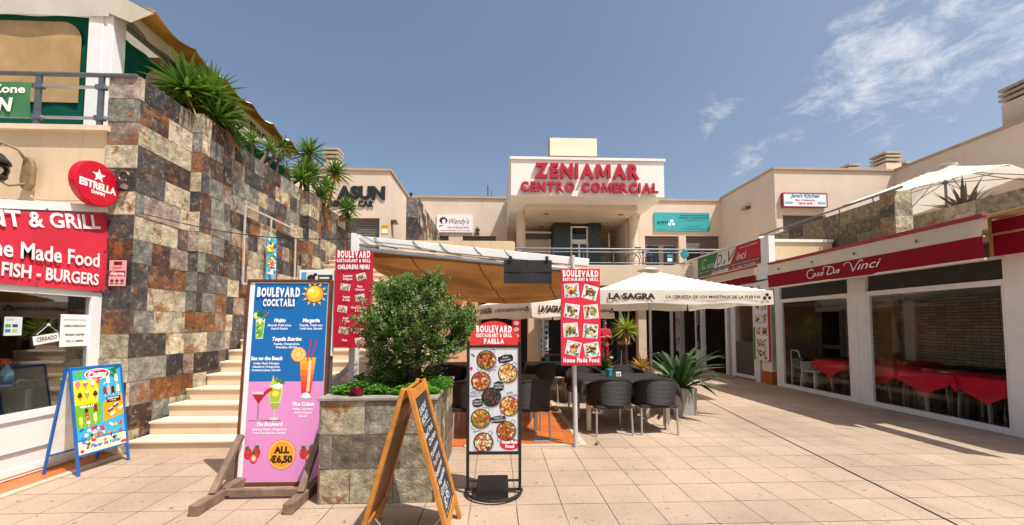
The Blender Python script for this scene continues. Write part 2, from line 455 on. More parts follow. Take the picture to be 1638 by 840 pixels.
b = MB(); b.box(-.9, -.374, .6, 7.8, 4.35, 4.7); b.build('planting_soil', plain('soil', '4a3a2c', .95, 0, .3, 20, .6, 30), sw)

# far slate wall: pillar and the wall running back from it
fw = thing('slate_wall', 'distant slate wall with a grey pillar end beside the rental car shop', 'stone wall', (-3.15, 14.0, 3.2))
b = MB(); b.box(0, .42, 0, 2.6, 0, 2.88)
gp = ([SL[0], SL[2], SL[1], SL[10], SL[3]], [4, 4, 3, 1, 2])
slate_face(b, (0, 0, 0), (1, 0, 0), (0, -1, 0), .434, .2, 2.88, .36, r, (.6,), pal=gp)
b2 = MB()
for i in range(7):
    y0 = i * .42; b.box(.02, .40, y0 + 2.6, y0 + 3.02, 0, 2.86)
slate_face(b, (.42, 0, 0), (0, 1, 0), (1, 0, 0), 5.5, .2, 2.88, .3, r, (.3, .42))
b.build('wall_body', [MORTAR, SLATE], fw)
b = MB(); b.tube([(.12, .15, 2.88), (.12, .15, 2.98)], .02); b.lathe([(.0, .0), (.05, .01), (.06, .08), (.03, .12), (0, .12)], 10, (.14, .1, 2.97)); b.build('small_lamp', BLACK, fw)

# right-hand slate walls on the upper terrace
sr = thing('slate_wall', 'olive brown slate wall with a handrail and end pillar above the white beam', 'stone wall', (9.6, 9.05, 3.6))
b = MB(); b.box(0, .3, .3, 5.0, 0, 1.12); b.box(-.08, .36, 0, .36, 0, 1.2)
op = ([('8f8260', .3, .6), ('6b6148', .3, .9), ('7d5a34', .6, .7), ('857552', .35, .7), ('5c5540', .25, 1), ('5a5f58', .1, .8)], [6, 4, 2, 5, 3, 1])
slate_face(b, (0, .36, 0), (0, 1, 0), (-1, 0, 0), 4.6, 0, 1.12, .37, r, (.6, .75, .9, 1.1), pal=op)
slate_face(b, (-.08, 0, 0), (1, 0, 0), (0, -1, 0), .44, 0, 1.2, .3, r, (.5,), pal=([SL[5], SL[6], SL[11]], [2, 2, 2]))
slate_face(b, (-.08, 0, 0), (0, 1, 0), (-1, 0, 0), .36, 0, 1.2, .3, r, (.5,), pal=op)
b.build('wall_body', [MORTAR, SLATE], sr)
b = MB(); b.tube([(-.02, -.15, 1.24), (-.02, 5.0, 1.24)], .03)
for y in (.6, 1.6, 2.6, 3.6, 4.6): b.tube([(.0, y, 1.1), (-.02, y, 1.24)], .014)
b.build('handrail', GREY_METAL, sr)
sr2 = thing('slate_wall', 'low rust brown slate planter wall behind the red awning trim on the right', 'stone wall', (10.2, 5.0, 3.5))
b = MB(); b.box(0, .3, 0, 6.4, 0, .74)
slate_face(b, (0, 0, 0), (0, 1, 0), (-1, 0, 0), 6.4, 0, .74, .37, r, (.5, .7, .9), pal=([SL[7], SL[8], SL[9], SL[12], SL[6], SL[11], SL[5]], [4, 3, 4, 3, 3, 2, 1]))
b.build('wall_body', [MORTAR, SLATE], sr2)

# ------------------------------------------------------------------ staircase
STEP = stucco('pale_stair_stone', 'd2bb9e', .3, '8a6a48', .2)
st = thing('staircase', 'wide pale stone steps climbing beside the slate wall', 'staircase', (-4.49, 5.13, 0))
b = MB()
for i in range(22):
    b.box(0.02, 2.6, i * .3 + .012, 7.9, i * .166 + (.001 if i else 0), (i + 1) * .166 - .032)
b.build('risers', STEP, st)
b = MB()
for i in range(22):
    b.box(0.015, 2.605, i * .3 - .012, i * .3 + .3 + (.01 if i < 21 else 1.6), (i + 1) * .166 - .03, (i + 1) * .166)
b.build('treads', plain('pale_tread_stone', 'd8c3a8', .7, 0, .1, 3, .15), st, bevel=.006)

# ------------------------------------------------------------------ the shopping centre behind
main = thing('shopping_centre', 'beige two storey shopping centre with a projecting white entrance portico', 'building', (0, 14.6, 0))
def mainp(b, name, mats, **k):
    o = b.build(name, mats, main, **k); return o
b = MB()
Y0 = 14.6
def Yb(v): return v - Y0
# upper walls at y 19.4, ends butt against the side blocks
def wall_with_holes(b, x0, x1, z0, z1, y, holes, t=.25):
    """front-facing wall (towards -y) with rectangular openings"""
    xs = sorted({x0, x1} | {h[0] for h in holes} | {h[1] for h in holes}); zs = sorted({z0, z1} | {h[2] for h in holes} | {h[3] for h in holes})
    for i in range(len(xs) - 1):
        for j in range(len(zs) - 1):
            cx, cz = (xs[i] + xs[i + 1]) / 2, (zs[j] + zs[j + 1]) / 2
            if any(h[0] < cx < h[1] and h[2] < cz < h[3] for h in holes): continue
            b.quad((xs[i], y, zs[j]), (xs[i + 1], y, zs[j]), (xs[i + 1], y, zs[j + 1]), (xs[i], y, zs[j + 1]))
    for h in holes:
        b.quad((h[0], y, h[2]), (h[0], y + t, h[2]), (h[0], y + t, h[3]), (h[0], y, h[3])); b.quad((h[1], y, h[2]), (h[1], y, h[3]), (h[1], y + t, h[3]), (h[1], y + t, h[2]))
        b.quad((h[0], y, h[3]), (h[0], y + t, h[3]), (h[1], y + t, h[3]), (h[1], y, h[3]))
HL = [(-2.85, -2.3, 3.7, 5.95), (-1.62, 0.0, 3.7, 5.95)]
HR = [(7.4, 9.12, 3.7, 6.04), (9.48, 11.2, 3.7, 6.06)]
wall_with_holes(b, -4.25, .55, 3.6, 7.8, Yb(19.4), HL); wall_with_holes(b, 6.25, 11.45, 3.6, 7.8, Yb(19.4), HR)
b.quad((-4.25, Yb(19.66), 7.8), (11.45, Yb(19.66), 7.8), (11.45, Yb(32), 7.8), (-4.25, Yb(32), 7.8))
mainp(b, 'wall', STUCCO, rec=False)
for q in ((-4.25, .5), (6.32, 11.45)):
    b = MB(); b.box(q[0], q[1], Yb(19.34), Yb(19.7), 7.803, 7.9); mainp(b, 'coping', CAP)
# deck slab with its fascia
b = MB(); b.box(-1.88, 10.9, 0, 5.2, 3.1, 3.66); b.box(-4.4, .62, Yb(13.02), -.003, 3.2, 3.63); b.box(.66, 9.5, -.03, .14, 3.06, 3.82)
mainp(b, 'deck_slab', stucco('deck_stucco', 'd8c2a6', .2))
# low rounded parapet above the canopy
b = MB(); pts = [(-2.95, 3.74), (.55, 3.74), (.6, 3.76), (.62, 3.8), (.62, 4.24), (.6, 4.29), (.55, 4.31), (-2.95, 4.31)]
b.prism(pts, Yb(12.85), Yb(13.0)); mainp(b, 'parapet', CREAM)
# portico
px0, px1, py0 = .55, 6.3, Yb(14.5)
b = MB(); b.box(px0, px1, py0, Yb(19.38), 6.36, 7.72); mainp(b, 'portico_block', STUCCO_W, bevel=.01)
b = MB(); b.box(px0 - .05, px1 + .05, py0 - .05, Yb(19.36), 7.723, 7.82); mainp(b, 'portico_coping', plain('white_coping', 'e6e2d8', .7, 0, .08, 3))
b = MB(); b.box(1.19, 5.62, Yb(15.5), Yb(19.37), 6.14, 6.357); mainp(b, 'portico_ceiling', stucco('ceiling_plaster', 'd9c8b4', .12))
for x, y in ((2.05, 16.1), (5.15, 16.1), (4.9, 18.0), (2.1, 18.2)):
    b = MB(); b.lathe([(.0, 6.128), (.09, 6.128), (.12, 6.138)], 16, (x, Yb(y), 0)); b.build('downlight', plain('lamp_trim', '6b6259', .4), main)
for x in (1.06, 5.86):
    b = MB(); b.lathe([(.2, 3.662), (.2, 6.358)], 28, (x, Yb(16.7), 0)); mainp(b, 'column', stucco('column_paint', 'd8c6b0', .1), smooth=True, auto=40)
GRAN = plain('dark_green_granite', '2c3230', .3, 0, .35, 5)
for q in ((2.55, 3.3), (4.12, 4.66)):
    b = MB(); b.box(q[0], q[1], Yb(17.4), Yb(19.3), 3.664, 6.137); mainp(b, 'granite_pier', GRAN)
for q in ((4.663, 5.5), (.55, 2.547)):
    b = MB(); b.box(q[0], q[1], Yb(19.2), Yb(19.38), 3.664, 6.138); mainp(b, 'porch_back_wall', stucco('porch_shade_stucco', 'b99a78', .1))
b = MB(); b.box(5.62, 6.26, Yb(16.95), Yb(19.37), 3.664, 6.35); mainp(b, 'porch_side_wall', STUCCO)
# window kiosk left of the entrance, glazed door, tilted stair flank
b = MB(); b.box(1.05, 2.5, Yb(18.0), Yb(18.05), 3.7, 5.72); mainp(b, 'porch_shutter', plain('cream_shutter', 'c9b99c', .6, 0, .08, 30))
b = MB(); b.box(.98, 2.54, Yb(17.92), Yb(18.1), 5.76, 5.84); b.box(1.0, 1.1, Yb(17.93), Yb(18.0), 3.68, 5.75); b.box(2.4, 2.5, Yb(17.93), Yb(18.0), 3.68, 5.75); mainp(b, 'shutter_frame', WHITE_METAL)
b = MB(); b.box(1.0, 2.5, Yb(17.9), Yb(17.99), 5.5, 5.74); mainp(b, 'shutter_box', plain('shade_grey', '55524e', .6))
dr = MB(); yd = Yb(17.5)
for bx in ((3.31, 3.39, 3.68, 6.0), (4.03, 4.11, 3.68, 6.0), (3.39, 4.03, 5.93, 6.0), (3.39, 4.03, 5.2, 5.4), (3.66, 3.75, 3.68, 5.2), (3.39, 4.03, 3.68, 3.78)): dr.box(bx[0], bx[1], yd, yd + .06, bx[2], bx[3])
door = mainp(dr, 'entrance_door', WHITE_METAL)
g = MB(); g.box(3.39, 4.03, yd + .02, yd + .03, 3.78, 5.2); g.box(3.39, 4.03, yd + .02, yd + .03, 5.4, 5.93); g.build('pane', GLASS, door)
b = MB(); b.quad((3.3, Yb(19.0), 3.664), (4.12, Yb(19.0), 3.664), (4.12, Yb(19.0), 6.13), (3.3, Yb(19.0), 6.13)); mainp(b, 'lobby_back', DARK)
b = MB(); b.box(4.68, 5.45, Yb(18.6), Yb(18.66), 3.67, 5.3, 0); mainp(b, 'notice_panel', plain('pale_notice', '9d8f82', .5, 0, .3, 6))
# windows and shutters of the upper floor
SHUT = NT('roller_shutter'); _c = SHUT.coord(); _w = SHUT.n('ShaderNodeTexWave'); _w.bands_direction = 'Z'; _w.inputs['Scale'].default_value = 3.2; SHUT.l(_c, _w.inputs['Vector'])
SHUT.set(Base_Color=SHUT.mix(_w.outputs['Fac'], hx('4c4642'), hx('6f6863')), Roughness=.5, Metallic=.2); SHUT.bump(_w.outputs['Fac'], .6, .02); SHUT = SHUT.m
BROWNF = plain('brown_window_frame', '6b5a52', .5, 0, .1, 8)
for i, h in enumerate(HL + HR):
    b = MB()
    if i < 2: b.box(h[0], h[1], Yb(19.5), Yb(19.53), h[2], h[3]); b.build('roller_shutter', SHUT, main); continue
    if i == 2: b.box(h[0], h[1], Yb(19.52), Yb(19.55), h[3] - .33, h[3])
    else: b.box(h[0], h[1], Yb(19.52), Yb(19.55), h[3] - .75, h[3])
    b.build('roller_shutter', SHUT, main)
    f = MB(); zt = h[3] - .33
    if i == 2:
        for a in ((h[0], h[0] + .12), (h[1] - .12, h[1]), ((h[0] + h[1]) / 2 - .12, (h[0] + h[1]) / 2 + .12)): f.box(a[0], a[1], Yb(19.55), Yb(19.6), h[2], zt)
        for q in range(2):
            a = h[0] + .12 + q * ((h[1] - h[0]) / 2 - .0); f.box(a, a + .62, Yb(19.551), Yb(19.599), zt - .16, zt); f.box(a, a + .62, Yb(19.551), Yb(19.599), h[2], h[2] + .12)
    else:
        f.box(h[0], h[1], Yb(19.55), Yb(19.6), 4.6, 4.68); f.box(h[0], h[0] + .07, Yb(19.55), Yb(19.6), h[2], 4.6)
    fo = f.build('window_frame', BROWNF, main)
    g = MB(); g.box(h[0], h[1], Yb(19.57), Yb(19.58), h[2], zt); g.build('pane', glass('blue_glass', (.5, .58, .62, 1)), fo)
for q in ((-4.2, .5, 19.9), (6.3, 11.4, 20.4)):
    b = MB(); b.box(q[0], q[1], Yb(q[2]), Yb(q[2] + .05), 3.68, 7.7); b.build('room_back', plain('office_wall', '8a949a', .8), main)
# a paper and sticker on the right door
b = MB(); b.M = Matrix.Translation((0, Yb(19.54), 0)); b.rect(8.58, 8.82, 4.78, 4.95, 'e4e4e4'); b.rect(8.56, 8.82, 5.0, 5.12, '3b8fc0'); b.build('door_notice', INK, main)
# red block letters of the centre
RED = plain('red_letter_paint', 'b00c26', .38, 0, .05, 4)
def letters(s, xa, xb, z, h, y, parent, m=RED, bold=.035, depth=.06, name='letter'):
    n = len(s); tot = sum((.86 if ch == 'M' else text_geo(ch, bold, 0, 3, .1)[2]) if ch != ' ' else .34 for ch in s); gap = .13
    tot += gap * (n - 1); k = (xb - xa) / tot; x = xa
    for ch in s:
        if ch == ' ': x += (.34 + gap) * k; continue
        bo = .015 if ch == 'M' else bold; w = text_geo(ch, bo, 0, 3, .1)[2] * k
        if ch == 'M':
            w = .86 * k; b = MB(); b.prism([(x + px_ * w, z + pz_ * h) for px_, pz_ in ((0, 0), (0, 1), (.27, 1), (.5, .42), (.73, 1), (1, 1), (1, 0), (.79, 0), (.79, .66), (.58, .1), (.42, .1), (.21, .66), (.21, 0))], y - depth, y + depth); b.build(name, m, parent); x += w + gap * k; continue
        b = MB(); b.text(ch, x, z, h, m=0, col='c4122c', width=w, bold=bo, extrude=depth, y=y)
        o = b.build(name, m, parent, rec=False); x += w + gap * k
letters('ZENIAMAR', 1.42, 5.32, 7.03, .5, py0 - .085, main, bold=.045)
letters('CENTRO COMERCIAL', .9, 6.02, 6.50, .34, py0 - .085, main, bold=.04, depth=.05)
# ground floor under the deck: back wall, shopfronts, ceiling, brown-based piers
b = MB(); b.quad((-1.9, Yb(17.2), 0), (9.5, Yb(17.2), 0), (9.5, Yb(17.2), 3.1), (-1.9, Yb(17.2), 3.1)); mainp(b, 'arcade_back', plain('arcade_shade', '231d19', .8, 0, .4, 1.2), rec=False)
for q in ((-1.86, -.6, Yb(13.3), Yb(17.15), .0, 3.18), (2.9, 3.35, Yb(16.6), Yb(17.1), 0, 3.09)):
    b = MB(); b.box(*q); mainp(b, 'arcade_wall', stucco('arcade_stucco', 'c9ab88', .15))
def pier(x, y, w, ztop):
    b = MB(); b.box(x, x + w, y, y + w, .32, ztop); p = b.build('pier', stucco('pier_stucco', 'd6c2a8', .1), main)
    b = MB(); b.box(x - .02, x + w + .02, y - .02, y + w + .02, 0, .318); b.build('tiled_base', TERRA, p)
pier(1.03, Yb(12.6), .42, 3.19); pier(5.42, Yb(15), .3, 3.05); pier(3.6, Yb(15.2), .26, 3.05)
b = MB()
for x in (5.85, 7.1, 8.3): b.box(x, x + .1, Yb(16.0), Yb(16.1), 0, 2.3)
b.box(3.9, 8.4, Yb(16.0), Yb(16.1), 2.303, 2.42); b.box(3.9, 4.0, Yb(16.0), Yb(16.1), 0, 2.3); b.box(5.0, 5.08, Yb(16.0), Yb(16.1), 0, 2.3)
mainp(b, 'arcade_shopfront_frame', WHITE_METAL)
b = MB(); b.tube([(5.35, Yb(15.9), 2.3), (5.37, Yb(15.9), 1.45)], .014); b.tube([(5.37, Yb(15.9), 1.5), (5.37, Yb(15.9), 1.38)], .04); b.build('blind_crank', ALU, main)
# rooftop box signs and vents
bb = thing('billboard', 'blank faded cream box sign on legs above the portico', 'billboard', (3.0, 15.2, 7.82))
b = MB(); b.box(-.92, .92, -.12, .12, .32, 1.03); b.build('panel', stucco('faded_panel', 'e6dcc0', .25, 'b08a50', .05), bb)
b = MB(); b.box(-.94, .94, -.13, .13, .29, .317); b.box(-.945, -.922, -.13, .13, .317, 1.03); b.build('rim', plain('red_rim', '8c3a2e', .5), bb)
for x in (-.7, .6):
    b = MB(); b.tube([(x, -.05, 0), (x, -.05, .3)], .03); b.build('leg', GREY_METAL, bb)
LOUV = plain('concrete_louvre', 'a59885', .8, 0, .15, 5, .2)
def vent(name, label, loc, w, n, base=0, rzz=0):
    v = thing(name, label, 'roof vent', loc, rzz); z = 0
    if base: b = MB(); b.box(-w / 2, w / 2, -w / 2, w / 2, 0, base); b.build('chimney_stack', STUCCO, v); z = base
    for i in range(n):
        b = MB(); q = w / 2 + .04; b.box(-q, q, -q, q, z + .08, z + .17); b.build('louvre', LOUV, v); z += .17
    b = MB(); b.box(-w / 2 + .12, w / 2 - .12, -w / 2 + .12, w / 2 - .12, base, z - .02); b.build('core', DARK, v)
    return v
v = vent('roof_vent', 'small louvred roof vent with a thin mast left of the portico', (-.15, 22, 7.8), 1.0, 3)
b = MB(); b.tube([(-.3, 0, .5), (-.3, 0, 1.6)], .05); b.tube([(-.1, 0, .5), (-.1, 0, 1.3)], .03); b.build('mast', GREY_METAL, v)

# left block: rental car shop
asun = thing('rental_shop', 'beige corner shop with black rental car lettering and roller shutter', 'building', (-4.27, 16, 3.6))
b = MB(); wall_with_holes(b, -6, 0, 0, 4.18, 0, [(-2.9, -.38, 0, 2.27)]); b.quad((0, 0, 0), (0, 3.38, 0), (0, 3.38, 4.18), (0, 0, 4.18)); b.quad((-6, 0, 4.18), (0, 0, 4.18), (0, 12, 4.18), (-6, 12, 4.18)); b.build('wall', STUCCO, asun, rec=False)
b = MB(); b.box(-6, .06, -.06, .28, 4.183, 4.27); b.box(-.22, .06, .283, 3.34, 4.183, 4.27); b.build('coping', CAP, asun)
b = MB(); b.box(-2.9, -.38, .14, .17, 0, 2.27); b.build('roller_shutter', SHUT, asun)
BL = plain('black_letter_paint', '1b1b1d', .5)
b = MB(); b.text('ASUN', -.17, 3.04, .48, width=1.9, align='R', bold=.06, extrude=.02, y=-.03); b.text('RENTAL CAR', -.62, 2.72, .23, width=1.75, align='R', bold=.04, extrude=.02, y=-.03); b.build('lettering', BL, asun, rec=False)
b = MB(); b.M = Matrix.Translation((0, -.012, 0)); b.box(-.3, -.02, 0, .01, 1.62, 2.0); b.M = None; b.build('yellow_notice', plain('yellow_plate', 'd3b530', .5), asun)
b = MB(); b.M = Matrix.Translation((0, -.014, 0)); b.rect(-.28, -.04, 1.66, 1.82, 'efe9d4', 2); b.rect(-.28, -.04, 1.9, 1.93, '7a6a20', 2); b.build('notice_print', INK, asun)
LAMPB = plain('lamp_bronze', '5b4a35', .45, .3)
def wall_lamp(label, loc, rz, s=1):
    w = thing('wall_lamp', label, 'wall lamp', loc, rz)
    b = MB(); b.M = Matrix.Scale(s, 4); b.prism([(-.17, 0), (.17, 0), (.17, .12), (-.17, .12)], -.22, -.0); b.build('housing', LAMPB, w, bevel=.012)
    b = MB(); b.M = Matrix.Scale(s, 4); b.quad((-.14, -.19, -.004), (.14, -.19, -.004), (.14, -.03, -.004), (-.14, -.03, -.004)); b.quad((-.14, -.223, .02), (.14, -.223, .02), (.14, -.223, .09), (-.14, -.223, .09)); b.build('lens', plain('amber_lens', 'b89a5c', .25), w)
    return w
wall_lamp('bronze box wall lamp on the side wall of the rental car shop', (-4.265, 16.4, 5.75), 90)
sp = thing('spotlight', 'small black spotlight under the rental car lettering', 'spotlight', (-5.95, 15.99, 6.28))
b = MB(); b.bar((0, 0, 0), (0, -.15, .03), .03); b.build('arm', BLACK, sp); b = MB(); b.bar((-.12, -.16, .0), (.12, -.16, .0), .1, .12); b.build('head', BLACK, sp)
vent('chimney', 'beige chimney with louvred cap behind the palms on the left', (-6.92, 17, 7.8), .55, 3, .72)

# right block: kitchen bar and the tall wall beside it
jk = thing('cafe_building', 'beige upper block on the right with chimneys and a brown shutter', 'building', (11.28, 15.5, 3.6))
b = MB(); wall_with_holes(b, 0, 5.1, 0, 4.3, 0, [(.3, 2.1, 0, 2.45)]); b.quad((0, 0, 0), (0, 3.9, 0), (0, 3.9, 4.3), (0, 0, 4.3)); b.quad((0, 0, 4.3), (5.1, 0, 4.3), (5.1, 12, 4.3), (0, 12, 4.3)); b.build('wall', STUCCO, jk, rec=False)
b = MB(); b.quad((5.1, 0, 0), (5.1, -9, 0), (5.1, -9, 4.3), (5.1, 0, 4.3)); b.quad((5.1, -9, 4.3), (14, -9, 4.3), (14, 12, 4.3), (5.1, 12, 4.3)); b.quad((5.1, -9, 0), (14, -9, 0), (14, -9, 4.3), (5.1, -9, 4.3)); b.build('side_wall', STUCCO, jk, rec=False)
b = MB(); b.box(-.06, 5.04, -.06, .28, 4.303, 4.39); b.box(5.043, 5.35, -9.05, .28, 4.303, 4.39); b.box(-.06, .22, .283, 3.84, 4.303, 4.39); b.build('coping', CAP, jk)
b = MB(); b.box(.3, 2.1, .14, .17, 0, 2.45); b.build('roller_shutter', SHUT, jk)
b = MB(); b.box(-.02, .18, -.06, .0, 1.9, 2.15); b.build('meter_box', plain('meter_box', 'c8bfb2', .5), jk)
vent('chimney', 'beige chimney with three louvre slabs on the upper right roof', (18.0, 17.4, 7.95), .72, 3, 1.0)
vent('roof_vent', 'low louvred vent left of the beige chimney on the right roof', (16.05, 17.2, 7.9), .5, 3, .42)
vent('roof_vent', 'low louvred vent just behind the beige chimney on the right roof', (19.35, 17.8, 7.95), .6, 3, .75)
v = vent('chimney', 'large chimney stack with a slatted cap at the far right edge', (17.65, 11.6, 7.9), 1.5, 3, 1.05)
b = MB(); b.lathe([(0, 0), (.35, .0), (.55, .1), (.3, .16), (0, .16)], 16, (.25, -.3, 1.62)); b.tube([(.1, -.2, 1.7), (.1, -.2, 2.1)], .02); b.build('cowl', plain('cowl_metal', '9b8a4e', .5, .4), v)
wall_lamp('bronze box wall lamp on the shaded wall right of the balcony', (11.275, 17.2, 6.75), -90)
wall_lamp('bronze box wall lamp under the cream parasol at the far right', (16.5, 12.2, 5.95), -90, 1.15)

# far terrace slab on the right (roof of the trattoria) and left terrace slab
b = MB(); b.box(9.05, 16.4, 4.9, 15.4, 3.35, 3.62); struct(b.build('upper_terrace', stucco('terrace_stucco', 'c9b090', .2)))
b = MB(); b.box(-20, -4.9, 5.3, 16, 3.86, 4.08); b.box(-20, -4.9, 5.3, 13.1, -.1, 3.857); struct(b.build('raised_terrace', STUCCO))

# ================================================================== LEFT: grill shop with a lean-to front
def B(): return MB()
shop = thing('grill_shop', 'white framed glass shopfront under a beige wall on the left', 'shop', (-4.87, 5.15, 0))
# local: x = X + 4.87, y = Y - 5.15 ; the glazed front runs along y at x = 0
b = B(); b.quad((-8, .02, 3.03), (-.004, .02, 3.03), (-.004, .02, 4.02), (-8, .02, 4.02)); b.build('upper_wall', stucco('shop_stucco', 'd8bd9c', .3), shop, rec=False)
b = B(); b.box(-8, -.01, -.05, .16, 4.02, 4.085); b.build('ledge', plain('pale_ledge', 'd9c5aa', .7, 0, .12, 4), shop)
b = B(); b.quad((.0, .01, 3.06), (.0, -4.2, 2.0), (-2.4, -4.2, 2.0), (-2.4, .01, 3.06)); b.build('sloping_roof', plain('lean_to_roof', 'c9c4b8', .6), shop, rec=False)
b = B()
b.bar((-.01, -.01, 3.03), (-.01, -4.2, 1.98), .07, .09)
b.box(-.06, 0, -.13, -.002, 0, 1.98); b.box(-.06, 0, -1.3, -1.21, 0, 1.98); b.box(-.06, 0, -4.2, -4.1, 0, 1.98)
b.box(-.058, -.002, -4.1, -.131, 1.91, 2.0)
b.box(-.062, .006, -4.1, -.131, .60, .68); b.box(-.055, -.004, -4.1, -.131, .05, .12)
b.build('door_frame', WHITE_METAL, shop, bevel=.004)
b = B(); b.box(-.045, -.015, -4.1, -.131, .121, .599); b.box(-.046, -.012, -4.1, -.131, .02, .05); b.build('kick_panel', plain('white_panel', 'e2e0da', .45, 0, .05, 3), shop)
b = B(); b.box(-.012, .004, -4.1, -.135, .28, .288); b.build('panel_groove', plain('groove', '8b8984', .6), shop)
b = B(); b.box(-.035, -.029, -4.1, -.131, .68, 1.91); b.build('pane', glass('door_glass', (.84, .85, .84, 1), .55), shop)
b = B(); b.quad((-.05, .0, 2.0), (-.05, -4.2, 2.0), (-.05, -4.2, 1.99), (-.05, .0, 3.0)); b.build('gable_panel', plain('white_panel', 'e2e0da'), shop, rec=False)
# room behind the glass
b = B(); b.quad((-2.4, -4.2, .02), (-.07, -4.2, .02), (-.07, .0, .02), (-2.4, .0, .02)); b.build('room_floor', plain('room_floor', '4a3022', .4, 0, .3, 3), shop, rec=False)
b = B(); b.quad((-2.4, -4.2, 0), (-2.4, .0, 0), (-2.4, .0, 3), (-2.4, -4.2, 3)); b.quad((-2.4, .0, 0), (-.06, .0, 0), (-.06, .0, 3), (-2.4, .0, 3)); b.build('room_wall', plain('room_wall', '3a2a20', .8, 0, .4, 2), shop, rec=False)
b = B()
for x, y, h in ((-.9, -.35, 2.0), (-1.5, -.9, 1.9), (-1.1, -1.35, 1.8)): b.box(x, x + .12, y, y + .16, 0, h)
b.build('dark_post', plain('dark_wood', '5a3c26', .5, 0, .3, 6), shop)
b = B(); b.box(-1.9, -1.2, -2.4, -.2, .02, 1.05); b.build('counter', plain('counter_wood', '42281a', .45, 0, .3, 6), shop)

# banner
ban = thing('banner', 'red banner with white bar and grill lettering over the glass shopfront', 'banner', (-4.845, 5.15, 0), 90)
# local x along Y, front is -y -> +X
b = B(); NB = 24
def top(x): return 3.02 + x * .255 if x < 0 else 3.0
b.grid(lambda u, v: (-3.6 + 3.6 * u, .012 * math.sin(u * 17) * math.sin(v * 5) , 1.985 + (top(-3.6 + 3.6 * u) - .05 - 1.985) * v), 36, 8)
b.build('cloth', fabric('red_banner_vinyl', 'cf3547', 0, .5, .07), ban, smooth=True, rec=False)
b = B()
wob = lambda: None
b.text('RESTAURANT & GRILL', -.11, 2.755, .155, 'f0ece8', 20, width=2.15, align='R', bold=.025, ang=.21)
b.text('Home Made Food', -.1, 2.285, .165, 'f0ece8', 20, width=1.32, align='R', bold=.02, ang=.03)
b.text('STEAKS - FISH - BURGERS', -.1, 2.065, .13, 'f0ece8', 20, width=1.55, align='R', bold=.025)
b.build('lettering', INK, ban, rec=False)
b = B()
for x, z in ((-.04, 2.9), (-.04, 2.5), (-.06, 2.02), (-.75, 2.02), (-.55, 2.84), (-.7, 2.82)): b.lathe([(.012, 0), (.012, .004)], 10, (0, 0, 0)); b.v[-20:] = [Vector((x + p.x, -.012 - p.z, z + p.y)) for p in b.v[-20:]]
b.build('eyelets', GREY_METAL, ban)

# papers and closed sign on the glass
def paper(name, label, y, z, w, h, draw, tilt=0, col='e9e7e2'):
    p = thing(name, label, 'notice', (-4.893, y, z), 90)
    b = B(); ca, sa = math.cos(tilt), math.sin(tilt)
    pts = [(x * ca - q * sa, x * sa + q * ca) for x, q in ((-w / 2, 0), (w / 2, 0), (w / 2, h), (-w / 2, h))]
    b.prism(pts, 0, .003); b.build('sheet', plain('paper_' + col, col, .7, 0, .03, 3), p)
    b = B(); draw(b); b.build('print', INK, p, rec=False)
    return p
def d1(b):
    b.text('RESTAURANT & GRILL', 0, .30, .014, '55534f', 2, align='C', width=.26); b.text('OPEN EVERYDAY', 0, .225, .022, '2a2a2a', 2, align='C', width=.25, bold=.03)
    b.text('FROM 9.30AM', 0, .125, .022, '2a2a2a', 2, align='C', width=.21, bold=.03); b.text('TO 11.00PM', 0, .05, .022, '2a2a2a', 2, align='C', width=.19, bold=.03)
paper('opening_hours_notice', 'white opening hours paper taped inside the glass shopfront', 4.87, 1.33, .32, .37, d1)
def d2(b): b.text('CERRADO', 0, .03, .045, '33322f', 2, align='C', width=.2, bold=.02, ang=.16)
ce = paper('closed_sign', 'small white hanging sign reading closed in Spanish on the glass', 4.585, 1.38, .25, .095, d2, .16)
b = B(); b.tube([(-.11, -.004, .09), (.0, -.006, .2), (.1, -.004, .12)], .003, 5); b.build('string', plain('string', 'c9c5bb'), ce)
b = B(); b.lathe([(.015, 0), (.015, .012), (0, .014)], 10, (0, 0, 0)); b.v = [Vector((p.x, -p.z, .2 + p.y)) for p in b.v]; b.build('suction_cup', plain('rubber', 'cfcabf', .3), ce)
def d3(b):
    for i, c in enumerate(('3f7a9a', 'c2b83a', '4d8a4a', '2b3f7a')): b.rrect(-.045 + (i % 2) * .06, .05 + (i // 2) * .05, .045, .03, c, 2)
    b.text('INFO', -.06, .15, .02, '6c8a92', 2)
paper('sticker', 'pale square sticker with coloured blocks at the left of the shop glass', 4.27, 1.47, .15, .19, d3, 0, 'c9d4d0')
# table with cleaning things, seen through the glass
tb = thing('bar_table', 'dark bar table with a steel leg behind the shop glass', 'table', (-5.25, 4.75, .02))
b = B(); b.box(-.28, .28, -.75, .35, .88, .91); b.build('tabletop', plain('dark_tabletop', '4b372b', .35), tb)
b = B(); b.tube([(0, .02, 0), (0, .02, .88)], .035); b.build('leg', ALU, tb); b = B(); b.lathe([(.25, 0), (.25, .02), (.05, .04)], 20); b.build('foot_plate', ALU, tb)
spb = thing('spray_bottle', 'clear spray bottle with orange trigger head on the bar table', 'spray bottle', (-5.1, 4.42, .93))
b = B(); b.lathe([(.045, 0), (.05, .02), (.05, .15), (.03, .2), (.015, .22), (.015, .24)], 16); b.build('bottle', plain('blue_plastic', '9fc3d8', .2), spb, smooth=True)
b = B(); b.lathe([(.0515, .03), (.0515, .12)], 16); b.build('bottle_label', plain('blue_label', '1f6fb0', .4), spb, smooth=True)
b = B(); b.box(-.03, .025, -.02, .02, .24, .27); b.box(-.07, .03, -.015, .015, .27, .295); b.box(-.055, -.045, -.008, .008, .215, .27); b.build('trigger', plain('orange_plastic', 'e2571c', .4), spb, bevel=.006)
cl = B(); rr = random.Random(3)
